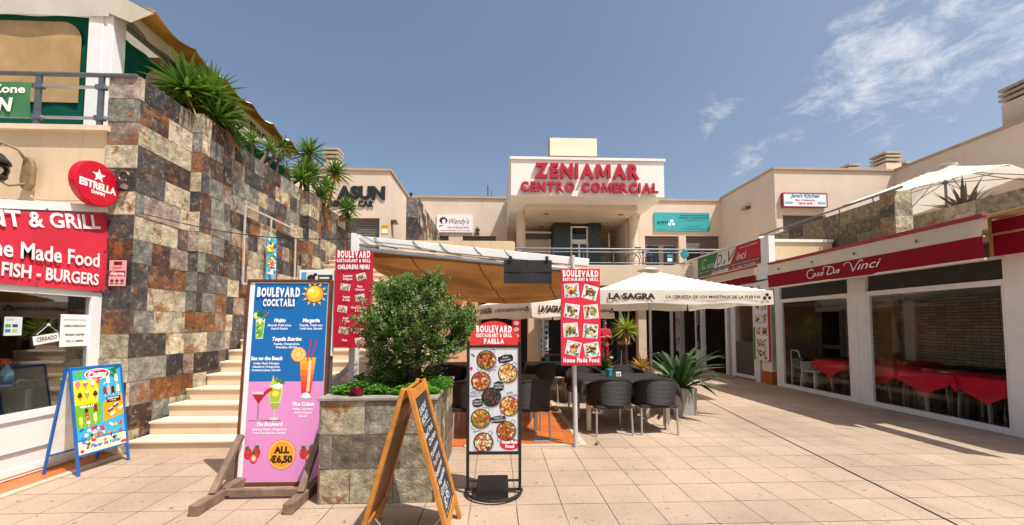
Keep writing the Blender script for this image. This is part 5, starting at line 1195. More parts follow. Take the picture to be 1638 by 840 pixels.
b.rect(-.244, .244, .21, 1.1, '3aa6d0', 1); b.P([(-.244, .72), (-.02, .7), (.01, .98), (-.244, .98)], 'f0d228', 2); b.P([(-.244, .47), (.0, .5), (.02, .72), (-.244, .72)], '6fae2e', 2); b.P([(.02, .5), (.244, .55), (.244, .78), (.04, .72)], 'ee9a20', 2); b.rect(-.244, .244, .21, .34, 'ead9b4', 2); b.rect(-.244, .244, .34, .36, '2a7ab8', 2)
rq = random.Random(17)
for i in range(10): b.ell(rq.choice((-1, 1)) * rq.uniform(.14, .24), rq.uniform(1.0, 1.09), .04, .015, rq.choice(['2f8a3c', '1f6a34', '58ad3a']), 2.5 + i * .05, 8, rq.uniform(0, 3))
b.ell(0, 1.03, .13, .06, 'f0f0ec', 4, 30); b.ell(.0, 1.03, .12, .052, 'd02030', 5, 30); b.text('Camy', .0, 1.0, .06, 'f4f2ee', 7, align='C', width=.2, bold=.06, shear=.2); b.text('helados', 0, 1.066, .016, 'f4f2ee', 7, align='C')
def lolly(x, z, c1, c2=None, s=1):
    b.rrect(x, z - .045 * s, .012 * s, .04 * s, 'd9b988', 6); b.rrect(x, z, .034 * s, .065 * s, c1, 7); b.ell(x, z + .032 * s, .017 * s, .017 * s, c1, 7.2, 12)
    if c2: b.rrect(x, z - .012 * s, .034 * s, .03 * s, c2, 7.6)
def cone(x, z, c):
    b.P([(x - .018, z), (x + .018, z), (x, z - .055)], 'c48a4a', 6); b.ell(x, z + .008, .024, .022, c, 7, 12); b.ell(x, z + .03, .016, .014, rq.choice(['f2e6dc', '5a3020', c]), 7.5, 10)
for x, z, c in ((-.2, .93, 'e8709a'), (-.13, .93, 'e85a8a'), (-.06, .93, 'f0e2d0'), (.0, .94, 'a86a3a'), (-.19, .81, '4a2a1c'), (-.12, .82, 'c08a5a'), (-.04, .81, '3a2018')): cone(x, z, c)
for x, z, c, d in ((.1, .95, 'f0e6c4', None), (.19, .96, 'f2dca0', None), (.06, .83, '7a4426', None), (.1, .84, 'e8a8a0', None), (.145, .83, '3a2018', None), (.2, .84, 'f0dc9a', None), (-.14, .63, '4a2416', 'd04a5a'), (-.05, .66, '7a2a2a', None), (-.2, .55, 'f0d25a', None), (-.13, .54, 'e85a6a', 'f0f0e8'), (-.06, .56, 'f2e48a', None)): lolly(x, z, c, d)
for x, z, c in ((.1, .62, '5a3420'), (.16, .66, '6a4028'), (.21, .62, 'f0e2c8'), (.12, .57, 'e6dccc')): b.rrect(x, z, .06, .03, c, 7, .5); b.rrect(x, z + .012, .05, .012, 'f0e6d8', 7.5, .5)
for i in range(45): b.rrect(rq.uniform(-.22, .2), rq.uniform(.3, .46), rq.uniform(.012, .035), rq.uniform(.02, .05), rq.choice(['d8304a', 'f0d030', '3a7ac0', '5aa63c', 'f2f0ea', '7a4426', 'e88a2a', '2a2a4a']), 5 + i * .05, rq.uniform(0, 3))
b.text('VEN A UN', -.2, .685, .025, 'f4f4ee', 6, width=.16, bold=.04); b.rect(.07, .22, .7, .76, '3a2a20', 5.5); b.text('SANDWICH', .08, .735, .018, 'f4f0e0', 6, width=.12, bold=.03); b.text('TIME', .1, .71, .016, 'f4f0e0', 6, width=.07); b.text('SUPREME', .05, .9, .02, 'f4f4f0', 6, width=.08, ang=.5)
b.text('el Placer de Volver', -.17, .255, .04, '1f6ab0', 6, width=.36, bold=.03, shear=.25)
for x in (-.21, .2, .23): b.ell(x, .24, .018, .018, 'd83048', 6, 8)
b.build('print', ink('print_gloss', .25), ic, rec=False)

# two poster tops on the railing behind the cocktail board
po = thing('poster_stand', 'white stand with black and white cartoon posters behind the cocktail board', 'sign', (-2.2, 5.02, 1.2))
b = B(); b.box(-.22, .2, 0, .03, 0, 1.06); b.build('panel', plain('poster_white', 'e9e9e4'), po)
for x in (-.18, .16):
    b = B(); b.box(x - .02, x + .02, .03, .06, -1.2, 1.0); b.build('leg', GREY_METAL, po)
b = B(); b.rect(-.2, -.02, .62, 1.03, 'd9d6c8', 1); b.rect(.0, .18, .62, 1.0, '35383c', 1); b.rect(-.2, -.14, .9, 1.03, '4aa0c8', 2); b.ell(-.08, .96, .05, .04, '26262a', 2); b.ell(-.03, 1.0, .025, .02, '26262a', 2); b.rrect(-.12, .92, .06, .02, '26262a', 2, .5); b.rrect(.08, .96, .12, .02, 'e4e4e0', 2); b.rrect(.08, .9, .08, .03, 'b8bab8', 2); b.build('print', INK, po, rec=False)

# ------------------------------------------------------------------ stone planter with shrub
pl = thing('planter', 'large planter box clad in rough rusty slate slabs', 'planter', (-1.57, 3.66, 0))
b = B(); b.box(.02, 1.02, .02, 1.45, 0, .9)
pp = ([('9b9076', .25, .6), ('8a8474', .3, .8), ('7a7262', .4, 1), ('a3977a', .35, .5), ('6f675a', .3, 1)], [4, 4, 3, 3, 3])
r = random.Random(24)
slate_face(b, (0, .02, 0), (1, 0, 0), (0, -1, 0), 1.04, 0, .9, .3, r, (.38, .5, .62), pal=pp)
slate_face(b, (1.02, 0, 0), (0, 1, 0), (1, 0, 0), 1.45, 0, .9, .3, r, (.4, .55), pal=pp)
slate_face(b, (.02, 0, 0), (0, 1, 0), (-1, 0, 0), 1.45, 0, .9, .3, r, (.4, .55), pal=pp)
b.build('box', [MORTAR, SLATE], pl)
b = B(); CAPS = plain('grey_stone_cap', '8f887c', .8, 0, .3, 5, .4)
b.box(-.01, 1.05, -.01, .13, .9, .93); b.box(-.01, .11, .133, 1.48, .9, .93); b.box(.93, 1.05, .133, 1.48, .9, .93); b.box(.113, .927, 1.36, 1.48, .9, .93); b.build('stone_rim', CAPS, pl, bevel=.006)
b = B(); b.box(.11, .93, .13, 1.36, .85, .905); b.build('soil', plain('soil', '4a3a2c'), pl)

def leafmat(name, h, h2, trans=.3, rough=.45):
    t = NT(name); a = t.n('ShaderNodeAttribute', attribute_name='Col'); sep = t.n('ShaderNodeSeparateColor'); t.l(a.outputs['Color'], sep.inputs[0])
    col = t.mix(sep.outputs[0], hx(h), hx(h2)); t.set(Base_Color=col, Roughness=rough, Specular_IOR_Level=.45)
    tr = t.n('ShaderNodeBsdfTranslucent'); t.l(col, tr.inputs['Color']); ms = t.n('ShaderNodeMixShader'); ms.inputs[0].default_value = trans
    t.l(t.b.outputs[0], ms.inputs[1]); t.l(tr.outputs[0], ms.inputs[2]); t.l(ms.outputs[0], t.o.inputs['Surface']); return t.m
BUSHL = leafmat('shrub_leaf', '1f4516', '7cab3c', .28); HERB = leafmat('herb_leaf', '2f6a1e', '7cb43c'); YUCL = leafmat('yucca_leaf', '1e4a1c', '7fa238', .25, .35); YUCY = leafmat('yellow_green_leaf', '4f7420', 'c2c64a', .35, .4); DRYL = leafmat('dry_leaf', '8a6a2a', 'c8a040', .3); STRL = leafmat('broad_leaf', '1c3a1e', '5f7f44', .2, .3); GREYL = leafmat('grey_leaf', '3a3832', '6e675a', .05, .6)
def leaf(b, p, d, L, w, up, m=0, c=.5, fold=.25):
    d = d.normalized(); s = d.cross(up)
    if s.length < .01: s = d.cross(Vector((1, 0, 0)))
    s.normalize(); n = s.cross(d)
    mid = p + d * L * .5
    b.add([p, mid + s * w / 2 + n * w * fold, p + d * L, mid - s * w / 2 + n * w * fold, mid - n * 0], [(0, 1, 4), (1, 2, 4), (2, 3, 4), (3, 0, 4)], m, (c, c, c, 1))
sh = thing('shrub', 'bushy evergreen shrub with tiny white flowers in the slate planter', 'shrub', (-.88, 4.45, .9))
r = random.Random(6)
b = B(); fl = B(); wd = B()
tips = []
for k in range(15):
    a = r.uniform(0, 6.3); sp_ = r.uniform(.15, .5); hgt = r.uniform(.5, 1.1)
    pts = [Vector((.05 * math.cos(a), .05 * math.sin(a), 0))]
    for i in range(1, 5):
        u = i / 4; pts.append(Vector((math.cos(a) * sp_ * u + r.uniform(-.04, .04), math.sin(a) * sp_ * u + r.uniform(-.04, .04), hgt * u)))
    wd.tube(pts, [.02, .016, .012, .008, .004], 6)
def inside(p):
    x, y, z = p; k = 1 + .5 * mnoise.noise(Vector((x * 2.6 + 3, y * 2.6, z * 2.6)))
    rad = (.48 if z > .45 else .30 + .4 * max(0, z)) * k
    return (x / rad) ** 2 + (y / rad) ** 2 + ((z - .56) / (.54 * k)) ** 2
n = 0
while n < 1700:
    p = Vector((r.uniform(-.75, .75), r.uniform(-.72, .72), r.uniform(.02, 1.35)))
    q = inside(p)
    if (q > 1.05 and (q > 1.55 or r.random() > .1)) or (q < .4 and r.random() < .8) or mnoise.noise(p * 4.0) < -.16: continue
    n += 1
    out = Vector((p.x, p.y, (p.z - .5) * .6)); 
    if out.length < .02: continue
    d = (out.normalized() + Vector((r.uniform(-.5, .5), r.uniform(-.5, .5), r.uniform(.2, 1.2)))).normalized()
    L = r.uniform(.08, .2); wd.tube([p, p + d * L], .0022, 3, caps=False)
    for i in range(int(L / .013)):
        a = i * 2.4 + r.random(); side_ = Vector((math.cos(a), math.sin(a), .5)); ld = (d * .6 + (side_ - d * side_.dot(d)).normalized()).normalized()
        c = min(1, max(0, r.gauss(.28, .24) + .25 * i / (L / .013)))
        leaf(b, p + d * (i * .013), ld, r.uniform(.036, .062), r.uniform(.017, .027), Vector((0, 0, 1)), 0, c)
    if r.random() < .4:
        for i in range(r.randint(2, 6)):
            cpt = p + d * L + Vector((r.uniform(-.03, .03), r.uniform(-.03, .03), r.uniform(-.03, .03)))
            for a in range(5):
                t = a * 2 * PI / 5; leaf(fl, cpt, Vector((math.cos(t), math.sin(t), .3)), .014, .011, Vector((0, 0, 1)), 0, .5)
wd.build('stems', plain('shrub_bark', '5a4634', .85, 0, .2, 20), sh); b.build('foliage', BUSHL, sh, rec=False); fl.build('flowers', plain('white_petal', 'e8e6de', .6), sh, rec=False)
def herb(label, x, y, rx, ry, h, n, seed):
    t = thing('ground_plant', label, 'plant', (x, y, .9)); r = random.Random(seed); b = B()
    for i in range(n):
        a = r.uniform(0, 6.3); q = math.sqrt(r.random()); p = Vector((rx * q * math.cos(a), ry * q * math.sin(a), h * r.random() * (1 - .5 * q)))
        for k in range(5):
            t_ = k * 1.26 + r.random(); leaf(b, p, Vector((math.cos(t_), math.sin(t_), r.uniform(.1, .9))), r.uniform(.018, .034), r.uniform(.014, .022), Vector((0, 0, 1)), 0, min(1, max(0, r.gauss(.45, .22))))
    b.build('foliage', HERB, t, rec=False); return t
herb('low bright green parsley like plants at the left rim of the slate planter', -1.3, 3.95, .27, .2, .14, 900, 31)
herb('low green plants at the front right rim of the slate planter', -.78, 3.88, .26, .14, .12, 700, 32)
herb('darker green creeping plants at the back left of the slate planter', -1.25, 4.5, .3, .4, .22, 800, 33)
herb('low green plants spilling over the right rim of the slate planter', -.62, 4.35, .16, .4, .13, 600, 34)
pk = B(); pk.grid(lambda u, v: (-.075 + .15 * u, .02 * math.sin(u * 5 + v * 3), .02 + .11 * v + .01 * math.sin(u * 11)), 9, 7); pk.grid(lambda u, v: (-.075 + .15 * u, .04 + .02 * math.sin(u * 4 + v * 5), .02 + .11 * v + .01 * math.sin(u * 11)), 9, 7)
o = pk.build('crisp_packet', plain('red_foil', '84142a', .3, .3, .3, 15), None, rec=False); o.location = (-1.28, 3.74, .92); o.rotation_euler = (.6, .25, .2); o.scale = (.75, .75, .7); tag(o, 'crumpled dark red packet lying on the planter rim', 'packet')

# ------------------------------------------------------------------ yuccas and other spiky plants
def rosette(b, c, n, L, w, r, tilt=(0, 0, 1), lo=-.32, cmean=.4, m=0, droop=.2):
    ax = Vector(tilt).normalized(); e1 = ax.orthogonal().normalized(); e2 = ax.cross(e1)
    for i in range(n):
        a = i * 2.39996 + r.uniform(-.2, .2); u = lo + (1 - lo) * ((i + .5) / n); el = math.asin(max(-1, min(1, u)))
        d = (e1 * math.cos(a) + e2 * math.sin(a)) * math.cos(el) + ax * math.sin(el)
        LL = L * r.uniform(.75, 1.1); s = d.cross(Vector((0, 0, 1)))
        if s.length < .05: s = Vector((1, 0, 0))
        s.normalize(); nn = s.cross(d); p = Vector(c) + d * .03; vs = []
        prof = [(0, .7), (.25, 1), (.6, .8), (1, .02)]
        for t, ww in prof:
            q = p + d * LL * t + Vector((0, 0, -1)) * droop * LL * t * t * max(0, math.cos(el))
            vs += [q - s * w * ww / 2 + nn * w * ww * .18, q - nn * .0, q + s * w * ww / 2 + nn * w * ww * .18]
        fs = []
        for k in range(3): fs += [(k * 3, k * 3 + 1, k * 3 + 4, k * 3 + 3), (k * 3 + 1, k * 3 + 2, k * 3 + 5, k * 3 + 4)]
        cc = min(1, max(0, r.gauss(cmean, .2) + .12 * u)); b.add(vs, fs, m, (cc, cc, cc, 1))
TRUNK = plain('yucca_trunk', '6d5640', .9, 0, .3, 14, .7, 30)
def yucca(label, loc, heads, seed, name='yucca', cat='yucca', leafm=None, dry=0, group=None):
    t = thing(name, label, cat, loc); r = random.Random(seed); tb_ = B(); b = B(); dd_ = B()
    for (x, y, z, L, n) in heads:
        tb_.tube([(x * .3, y * .3, 0), (x * .7, y * .7, z * .55), (x, y, z)], [.045, .035, .03], 8)
        rosette(b, (x, y, z), n, L, L * .085 + .012, r, (x * .4, y * .4, 1))
        if dry: rosette(dd_, (x, y, z - .05), dry, L * .8, L * .07, r, (0, 0, -1), .1, .5, 0, .15)
    tb_.build('trunk', TRUNK, t); b.build('leaves', leafm or YUCL, t, rec=False)
    if dry: dd_.build('dead_leaves', DRYL, t, rec=False)
    return t
yucca('big dense yucca overhanging the top of the slate wall near the pavilion', (-4.76, 6.4, 4.62), [(.05, -.3, .52, .58, 84), (.15, .05, .62, .6, 90), (.15, .35, .42, .55, 80), (-.1, .45, .6, .55, 60), (.25, .05, .25, .5, 60), (-.1, -.2, .3, .5, 60), (.25, .4, .15, .42, 44)], 3, dry=9)
yucca('slender two headed yucca on the slate wall beside the awning post', (-4.7, 7.75, 4.65), [(.05, -.1, .42, .3, 40), (.1, .4, .5, .3, 40), (.12, .85, .75, .3, 36)], 4)
yucca('tall yucca with a high round head in the middle of the wall planting', (-4.76, 10.1, 4.65), [(.05, .0, 1.25, .55, 74), (.15, -.4, .7, .45, 60)], 5, dry=12)
yucca('leaning yucca with a drooping head at the far end of the wall planting', (-4.72, 11.0, 4.65), [(.22, .2, 1.2, .52, 66), (.15, -.2, .65, .45, 50)], 6, dry=34)
yucca('low wide yucca drooping over the slate wall between taller ones', (-4.72, 9.6, 4.65), [(.15, -.15, .35, .5, 74), (.15, .3, .6, .5, 70), (.2, .75, .25, .45, 56)], 7)
yucca('low yucca hanging over the wall top nearest the rental car shop', (-4.6, 11.6, 4.62), [(.25, .1, .35, .5, 64), (.15, .45, .15, .4, 50)], 8)
yucca('small thin yucca at the wall top left of the tall one', (-4.76, 8.6, 4.65), [(.1, .0, .5, .28, 30), (.1, .3, .3, .28, 30)], 9)
# potted yucca in the plaza
py_ = yucca('single stemmed yucca with yellowed lower leaves standing behind the tables', (4.28, 13.0, 0), [(.02, 0, 1.42, .64, 70)], 12, dry=22, leafm=YUCY)
py2 = yucca('low yellow green yucca clump at the foot of the single stemmed yucca', (4.55, 12.4, .0), [(.0, 0, .25, .5, 40)], 13, leafm=DRYL, name='yucca')
pb_ = thing('planter', 'low brown planter bed under the single stemmed yucca', 'planter', (4.3, 12.75, 0)); b = B(); b.box(-.5, .6, -.55, .5, 0, .2); b.build('box', plain('brown_planter', '8a6650', .8, 0, .2, 6), pb_, bevel=.01); b = B(); b.box(-.45, .55, -.5, .45, .2, .212); b.build('soil', plain('soil', '4a3a2c'), pb_)
yucca('dead grey agave spikes rising from the slate planter on the upper right terrace', (12.15, 9.7, 4.2), [(-.1, 0, .25, .95, 60), (.25, .1, .2, .8, 40)], 14, name='agave', cat='agave', leafm=GREYL)

# square concrete pots with strap leaved plants
CONC = plain('grey_fibre_concrete', '9c968c', .8, 0, .18, 4, .3, 60)
def squarepot(label, loc, w, h, rz=0):
    t = thing('square_planter', label, 'planter', loc, rz); b = B(); q = w / 2
    b.add([(-q * .94, -q * .94, 0), (q * .94, -q * .94, 0), (q * .94, q * .94, 0), (-q * .94, q * .94, 0), (-q, -q, h), (q, -q, h), (q, q, h), (-q, q, h)], [(3, 2, 1, 0), (0, 1, 5, 4), (1, 2, 6, 5), (2, 3, 7, 6), (3, 0, 4, 7)])
    b.box(-q, q, -q, -q + .03, h, h + .012); b.box(-q, q, q - .03, q, h, h + .012); b.box(-q, -q + .03, -q + .03, q - .03, h, h + .012); b.box(q - .03, q, -q + .03, q - .03, h, h + .012)
    b.build('pot', CONC, t); b = B(); b.box(-q + .03, q - .03, -q + .03, q - .03, h - .06, h - .03); b.build('soil', plain('soil', '4a3a2c'), t); return t
def strap(label, loc, n, L, seed, spread=1.0):
    t = thing('strap_leaf_plant', label, 'plant', loc); r = random.Random(seed); b = B()
    for i in range(n):
        a = i * 2.4 + r.uniform(-.3, .3); el = r.uniform(.35, 1.35); LL = L * r.uniform(.6, 1.15); w = LL * r.uniform(.085, .12)
        out = Vector((math.cos(a), math.sin(a), 0)); s = Vector((-math.sin(a), math.cos(a), 0)); p = out * .05; vs = []
        for k in range(6):
            t_ = k / 5; e = el - t_ * t_ * r.uniform(.5, 1.1) * spread; 
            if k: p = p + (out * math.cos(e) + Vector((0, 0, 1)) * math.sin(e)) * LL / 5
            ww = w * (.25, .5, .9, 1, .7, .03)[k]; up = Vector((0, 0, 1)) * math.cos(e) - out * math.sin(e)
            vs += [p - s * ww / 2 + up * ww * .16, p, p + s * ww / 2 + up * ww * .16]
        fs = []
        for k in range(5): fs += [(k * 3, k * 3 + 1, k * 3 + 4, k * 3 + 3), (k * 3 + 1, k * 3 + 2, k * 3 + 5, k * 3 + 4)]
        c = min(1, max(0, r.gauss(.35, .22))); b.add(vs, fs, 0, (c, c, c, 1))
    b.build('leaves', STRL, t, rec=False); return t
squarepot('square grey concrete planter at the right end of the front table', (3.3, 7.15, 0), .44, .46, 3)
strap('large dark strap leaved plant in the grey planter by the front table', (3.3, 7.15, .42), 72, 1.0, 41, 1.25)
squarepot('square grey concrete planter further back behind the red board', (2.62, 9.6, 0), .5, .5, -4)
strap('smaller pale strap leaved plant behind the front table', (2.62, 9.6, .47), 40, .6, 42, .7)

# ------------------------------------------------------------------ outdoor furniture
WICK = NT('dark_wicker'); _c = WICK.coord((1, 1, 1)); _w1 = WICK.n('ShaderNodeTexWave'); _w1.bands_direction = 'Z'; _w1.inputs['Scale'].default_value = 24; WICK.l(_c, _w1.inputs['Vector']); _ck = WICK.n('ShaderNodeTexChecker'); _ck.inputs['Scale'].default_value = 46; WICK.l(_c, _ck.inputs['Vector'])
WICK.set(Base_Color=WICK.mix(WICK.math('MULTIPLY', _w1.outputs['Fac'], .8), hx('0e0c0b'), hx('38312d')), Roughness=.5, Specular_IOR_Level=.4); WICK.bump(WICK.math('ADD', _w1.outputs['Fac'], WICK.math('MULTIPLY', _ck.outputs['Fac'], .9)), .9, .009); WICK = WICK.m
LEGM = plain('silver_leg', 'b4b1aa', .35, .6, .1, 8)
def make_chair():
    t = thing('wicker_armchair', '', 'chair')
    # seat faces +y, the back is towards -y
    def shell(u, v):
        a = -2.05 + 4.1 * u; rx, ry = .31 + .02 * v, .29 + .03 * v
        back = max(0, math.cos(a * .82)) ** 1.3; top_ = .64 + .17 * back
        return (rx * math.sin(a), -ry * math.cos(a) + .02, .40 + (top_ - .40) * v)
    b = B(); b.grid(shell, 36, 8); o = b.build('back_shell', WICK, t, smooth=True); s = o.modifiers.new('solid', 'SOLIDIFY'); s.thickness = .03; s.offset = 0
    b = B(); pts = [shell(i / 36, 1) for i in range(37)]; b.tube(pts, .02, 8); b.build('top_rim', WICK, t, smooth=True)
    b = B(); b.box(-.27, .27, -.26, .27, .38, .43); b.build('seat', WICK, t, bevel=.02)
    b = B(); b.box(-.23, .23, -.2, .24, .432, .47); b.build('cushion', plain('black_cushion', '1f1d1d', .9), t, bevel=.015)
    for x in (-.255, .255):
        for y, dy in ((-.23, -.03), (.25, .02)):
            b = B(); b.tube([(x, y, .42), (x * 1.03, y + dy, 0)], .015, 8); b.build('leg', LEGM, t, smooth=True, auto=40)
    b = B(); b.tube([(-.25, -.22, .37), (.25, .24, .37)], .01, 6); b.tube([(.25, -.22, .37), (-.25, .24, .37)], .01, 6); b.build('cross_brace', LEGM, t)
    return t
chair = make_chair(); first = [True]
def place_chair(x, y, rz, label):
    c = chair if first[0] else copy_tree(chair); first[0] = False
    c.location = (x, y, .0 if y < 5.3 or x > 1.1 else .018); c.rotation_euler = (0, 0, R(rz)); c['label'] = label; c['group'] = 'wicker armchairs on the terrace'
def make_table():
    t = thing('terrace_table', '', 'table'); b = B(); b.box(-.68, .68, -.42, .42, .70, .735); b.build('tabletop', plain('pale_tabletop', 'b9ad9c', .5), t)
    for x in (-.6, .6):
        for y in (-.35, .35):
            b = B(); b.box(x - .03, x + .03, y - .03, y + .03, 0, .70); b.build('leg', plain('cream_leg', 'c9bda8', .5), t)
    return t
table = make_table(); ft = [True]
BCL = NT('black_tablecloth'); _c = BCL.coord(); BCL.set(Base_Color=BCL.mix(BCL.rng(BCL.noise(_c, 4, 6), .3, .7), hx('131314'), hx('242323')), Roughness=.6, Specular_IOR_Level=.35); BCL.bump(BCL.noise(BCL.coord((1, 1, .3)), 6, 4), .3, .03); BCL = BCL.m
RCL = NT('red_tablecloth'); _c = RCL.coord(); RCL.set(Base_Color=RCL.mix(RCL.rng(RCL.noise(_c, 3, 5), .3, .7), hx('c4142a'), hx('dc2038')), Roughness=.7, Specular_IOR_Level=.25); RCL.bump(RCL.noise(RCL.coord((1, 1, .3)), 5, 4), .3, .04); RCL = RCL.m
def cloth_mesh(b, hw, hd, z, drop, seed, corner=.16, dia=0):
    r = random.Random(seed); ph = [r.uniform(0, 6) for _ in range(4)]; N = 44
    def pt(u, v):
        x = (u * 2 - 1) * (hw + drop); y = (v * 2 - 1) * (hd + drop); ox = max(0, abs(x) - hw); oy = max(0, abs(y) - hd); o_ = max(ox, oy)
        sx = 1 if x > 0 else -1; sy = 1 if y > 0 else -1
        X_ = max(-hw, min(hw, x)); Y_ = max(-hd, min(hd, y)); dn = ox + oy * (1 if ox == 0 else .75)
        if ox > 0 and oy > 0:
            X_ += sx * .05 * min(1, ox / .1); Y_ += sy * .05 * min(1, oy / .1); dn = min(ox + oy, drop + corner)
        al = (1 - abs(Y_) / hd) if ox > oy else (1 - abs(X_) / hw)
        dn *= 1 - dia * .45 + dia * .95 * max(0, al) 
        fx = .018 * math.sin(y * 13 + ph[0]) * ox / drop; fy = .018 * math.sin(x * 12 + ph[1]) * oy / drop
        return (X_ + (sx * (.012 + .1 * ox) + fx if ox > 0 else 0), Y_ + (sy * (.012 + .1 * oy) + fy if oy > 0 else 0), z - dn + (.003 * math.sin(x * 7 + ph[2]) if o_ == 0 else 0))
    b.grid(pt, N, N)
def place_table(x, y, rz, label, clabel, s=(1, 1), seed=1):
    t = table if ft[0] else copy_tree(table); ft[0] = False
    z0 = 0 if x > 1.1 else .018
    t.location = (x, y, z0); t.rotation_euler = (0, 0, R(rz)); t.scale = (s[0], s[1], 1); t['label'] = label; t['group'] = 'cloth covered tables on the terrace'
    b = B(); cloth_mesh(b, .695 * s[0], .435 * s[1], .742, .2, seed); o = b.build('tablecloth', BCL, None, smooth=True, rec=False); o.location = (x, y, z0); o.rotation_euler = (0, 0, R(rz)); tag(o, clabel, 'tablecloth', 'black tablecloths')
place_table(2.0, 6.45, 0, 'front table on the paving under a black cloth behind two wicker chairs', 'black cloth with a flower pot on the front table', (1, 1.15), 1)
place_chair(1.69, 5.98, 2, 'left of the two wicker chairs backing the camera at the front table'); place_chair(2.37, 6.0, -2, 'right of the two wicker chairs backing the camera at the front table')
place_chair(1.62, 7.25, 178, 'wicker chair on the far left side of the front table'); place_chair(2.4, 7.25, 182, 'wicker chair on the far right side of the front table')
place_table(.1, 6.3, 0, 'table on the orange tiles left of the galvanised pole', 'black cloth on the table on the orange tiles left of the pole', (.82, 1), 2)
place_chair(.45, 5.72, 8, 'wicker chair on the orange tiles just right of the paella stand'); place_chair(-.3, 5.75, -4, 'wicker chair hidden behind the paella stand on the orange tiles')
place_table(1.35, 8.9, 0, 'table in the second row between the red board and the pillar', 'black cloth on the second row table behind the red board', (1, 1), 3)
place_chair(.9, 8.2, 30, 'wicker chair at the left end of the second row table'); place_chair(1.75, 8.25, 0, 'wicker chair behind the galvanised pole at the second row table'); place_chair(.7, 9.3, -80, 'wicker chair at the far left of the second row table'); place_chair(1.4, 9.65, 180, 'wicker chair on the far side of the second row table')
place_table(-.7, 8.6, 0, 'table in the shade of the canopy behind the shrub', 'black cloth on the shaded table behind the shrub', (1, 1), 4)
place_chair(-.95, 8.0, 0, 'wicker chair in the canopy shade behind the shrub'); place_chair(-.3, 8.0, 0, 'wicker chair in the canopy shade right of the shrub')
place_table(2.1, 11.4, 0, 'back table beyond the pillar in the arcade mouth', 'black cloth on the back table beyond the pillar', (1, 1), 5)
place_chair(1.8, 10.8, 10, 'left wicker chair at the back table beyond the pillar'); place_chair(2.5, 10.8, -5, 'right wicker chair at the back table beyond the pillar')
# table top things
fp = thing('flower_pot', 'small turquoise pot with a red flower on the front table', 'flower pot', (1.86, 6.55, .745))
b = B(); b.lathe([(.038, 0), (.052, .1), (.056, .1), (.056, .115), (.046, .115)], 20); b.build('pot', plain('turquoise_pot', '1fa0b0', .35), fp, smooth=True, auto=40)
b = B(); b.tube([(0, 0, .1), (.005, 0, .22)], .006, 6); r = random.Random(2)
for k in range(9): a = k * 2.4; leaf(b, Vector((0, 0, .14 + .012 * k)), Vector((math.cos(a), math.sin(a), .3)), .065, .035, Vector((0, 0, 1)), 0, .5)
b.build('stem', HERB, fp, rec=False)
b = B()
for k in range(26): a = k * 2.4; leaf(b, Vector((-.01, 0, .24)), Vector((math.cos(a), math.sin(a), -.3 + .05 * k)), .05, .035, Vector((0, 0, 1)), 0, .5)
for k in range(12): a = k * 2.4; leaf(b, Vector((.05, .02, .29)), Vector((math.cos(a), math.sin(a), -.3 + .1 * k)), .04, .03, Vector((0, 0, 1)), 1, .5)
b.build('blossom', [plain('red_petal', 'c8142e', .6), plain('white_petal', 'e8e6de')], fp, rec=False)
nc = thing('table_number', 'small white number card beside the turquoise flower pot', 'card', (2.0, 6.5, .745)); b = B(); b.prism([(-.04, 0), (.04, 0), (.04, .07), (-.04, .07)], -.02, .02); b.build('card', plain('white_card', 'e6e4e0', .5), nc, bevel=.003); b = B(); b.M = Matrix.Translation((0, -.02, 0)); b.text('15', 0, .018, .036, '3a3838', 2, align='C', bold=.03); b.build('print', INK, nc, rec=False)
fp2 = copy_tree(fp); fp2.location = (1.15, 8.9, .745); fp2['label'] = 'turquoise flower pot on the second row table behind the red board'
mat_ = thing('floor_plate', 'grey blue plate lying on the orange tiles near the pole', 'plate', (.65, 5.5, .02)); b = B(); b.box(-.13, .13, -.07, .07, 0, .006); b.build('plate', plain('grey_blue_plate', '7f9096', .5, .2), mat_); b = B(); b.add([(x, y, .0068) for x, y in ((-.09, -.02), (.09, -.02), (.09, .03), (-.09, .03))], [(0, 1, 2, 3)], 0, hx('5c6c74')); b.build('plate_print', INK, mat_, rec=False)
wdd = thing('weed', 'tiny weed growing from a paving joint beside the pole', 'weed', (1.33, 5.3, 0)); b = B(); r = random.Random(2)
for k in range(26): a = k * 2.4; leaf(b, Vector((0, 0, .005)), Vector((math.cos(a), math.sin(a), r.uniform(.2, 1.5))), r.uniform(.03, .06), .014, Vector((0, 0, 1)), 0, .4)
b.build('foliage', HERB, wdd, rec=False)

